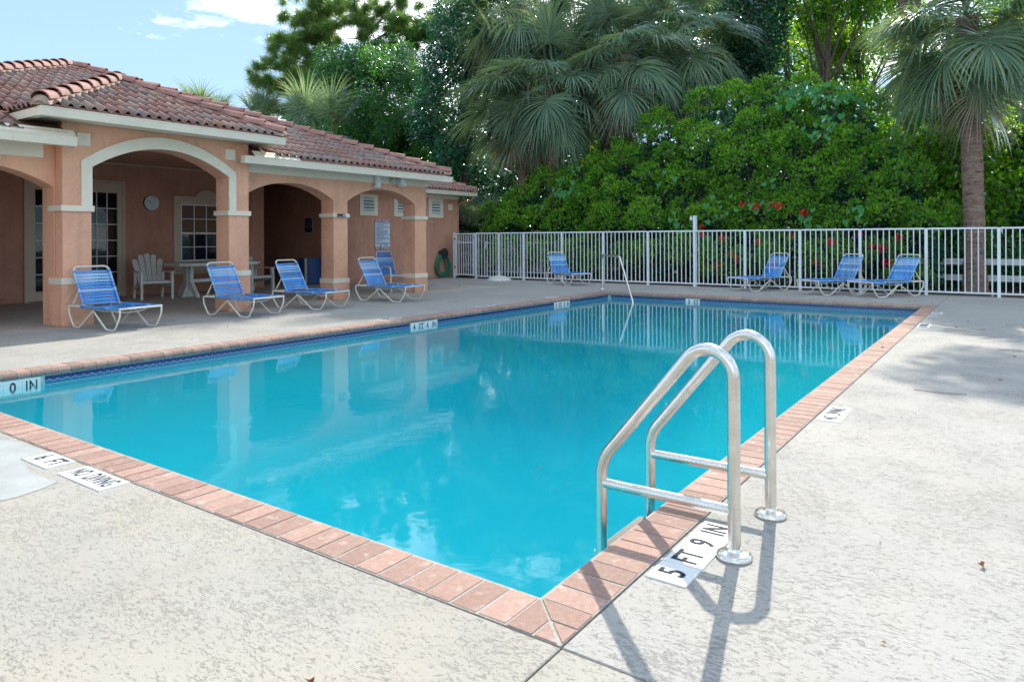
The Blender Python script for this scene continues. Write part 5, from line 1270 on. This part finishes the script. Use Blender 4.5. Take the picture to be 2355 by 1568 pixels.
# ================================================================== FALLEN LEAVES, TWIGS
def dry_mesh(s):
    r_ = random.Random(s); m = MB(); n = 7; top = []
    for k in range(n):
        a = 2 * math.pi * k / n; rr = (.5 if k % 2 else 1) * r_.uniform(.7, 1.1); top.append((math.cos(a) * rr, math.sin(a) * rr * .5, .25 * abs(math.sin(a)) + r_.uniform(0, .25)))
    m.add(top + [(0, 0, .03)], [(i, (i + 1) % n, n) for i in range(n)]); return m.mesh('dry_leaf', M['dryleaf'])
DM = [dry_mesh(k) for k in range(4)]
def dry(x, y, s, z=.0, label='dry brown leaf lying on the deck', group='dry leaves fallen on the deck'):
    link('dry_leaf', random.choice(DM), None, label, 'leaf', group, mw=Matrix.Translation((x, y, z)) @ Matrix.Rotation(random.uniform(0, 6.3), 4, 'Z') @ Matrix.Scale(s, 4))
def dr(n, x0, x1, y0_, y1, s0, s1, where):
    for k in range(n): dry(random.uniform(x0, x1), random.uniform(y0_, y1), random.uniform(s0, s1), label='dry brown leaf on the deck ' + where, group='dry leaves ' + where)
dr(26, 10.8, 15.0, 9.5, 13.1, .02, .045, 'in front of the gate and end wall')
dr(30, 12.8, 15, -.3, 9.4, .015, .035, 'between the far pool end and the fence')
dr(30, 9, 15.1, -4.5, -.5, .015, .035, 'in the shade at the far right')
dr(14, 2, 10, 6.6, 9.3, .012, .025, 'between the pool and the loungers')
dr(12, .5, 9, -3.5, -.45, .012, .028, 'on the sunlit right side')
for x, y, wh in ((5.2, -1.2, 'right of the NO DIVING tiles'), (5.35, -2.35, 'near the right edge of the sunlit part'), (6.6, -.13, 'on the coping bricks along the right side'), (-.75, .25, 'at the very bottom left of the coping corner'), (1.1, -1.2, 'to the right of the ladder shadow'), (9.0, -1.9, 'at the edge of the palm shade')): dry(x, y, .03, .003, 'single brown leaf ' + wh, None)
dry(.72, .09, .032, -.12, 'orange brown leaf floating in the pool beside the ladder', None)
o = MB(); o = link('floating_leaf', DM[0], None, 'dark leaf floating in the middle of the pool in front of the ladder', 'leaf', mw=Matrix.Translation((1.45, .95, -.13)) @ Matrix.Scale(.022, 4))
for x, y, a, l_ in ((4.4, -1.0, -.3, .35), (8.2, -2.0, .2, .5), (9.0, -1.0, .1, .5), (7.2, -1.6, -.2, .45), (10.0, -1.6, .3, .5), (.02, -2.62, 2.2, .16)):
    d = Vector((math.cos(a + 1.9), math.sin(a + 1.9), 0)); s_ = Vector((-d.y, d.x, 0)); p = Vector((x, y, .003))
    MB().tube([tuple(p), tuple(p + d * l_ * .5 + s_ * .03), tuple(p + d * l_)], .0025, 4).build('pine_needle_twig', M['bark'], None, label='thin brown needle twig lying on the sunlit deck', cat='twig', group='thin twigs on the deck')
b = MB()
for k in range(420):
    x, y = (random.uniform(10.5, 15.1), random.uniform(-5, 13)) if random.random() < .75 else (random.uniform(0, 12), random.uniform(-4.5, -.4))
    if 0 - .3 < x < PL + .3 and -.3 < y < PW + .3: continue
    s_ = random.uniform(.004, .012); a = random.uniform(0, 6.3); c, s2 = math.cos(a) * s_, math.sin(a) * s_
    b.add([(x - c, y - s2, .001), (x + s2 * .5, y - c * .5, .004), (x + c, y + s2, .002), (x - s2 * .5, y + c * .5, .005)], [(0, 1, 2, 3)])
b.build('leaf_litter', M['dryleaf'], None, label='tiny brown leaf bits scattered over the far deck', cat='leaf litter', kind='stuff')

# lettering becomes plain mesh
bpy.context.view_layer.update(); dg_ = bpy.context.evaluated_depsgraph_get()
for o in [o for o in SC.objects if o.type == 'FONT']:
    me = bpy.data.meshes.new_from_object(o.evaluated_get(dg_)); me.name = o.name
    q = bpy.data.objects.new('tmp', me); COL.objects.link(q); q.parent = o.parent; q.matrix_local = o.matrix_local.copy()
    nm = o.name; cu = o.data; bpy.data.objects.remove(o); bpy.data.curves.remove(cu); q.name = nm
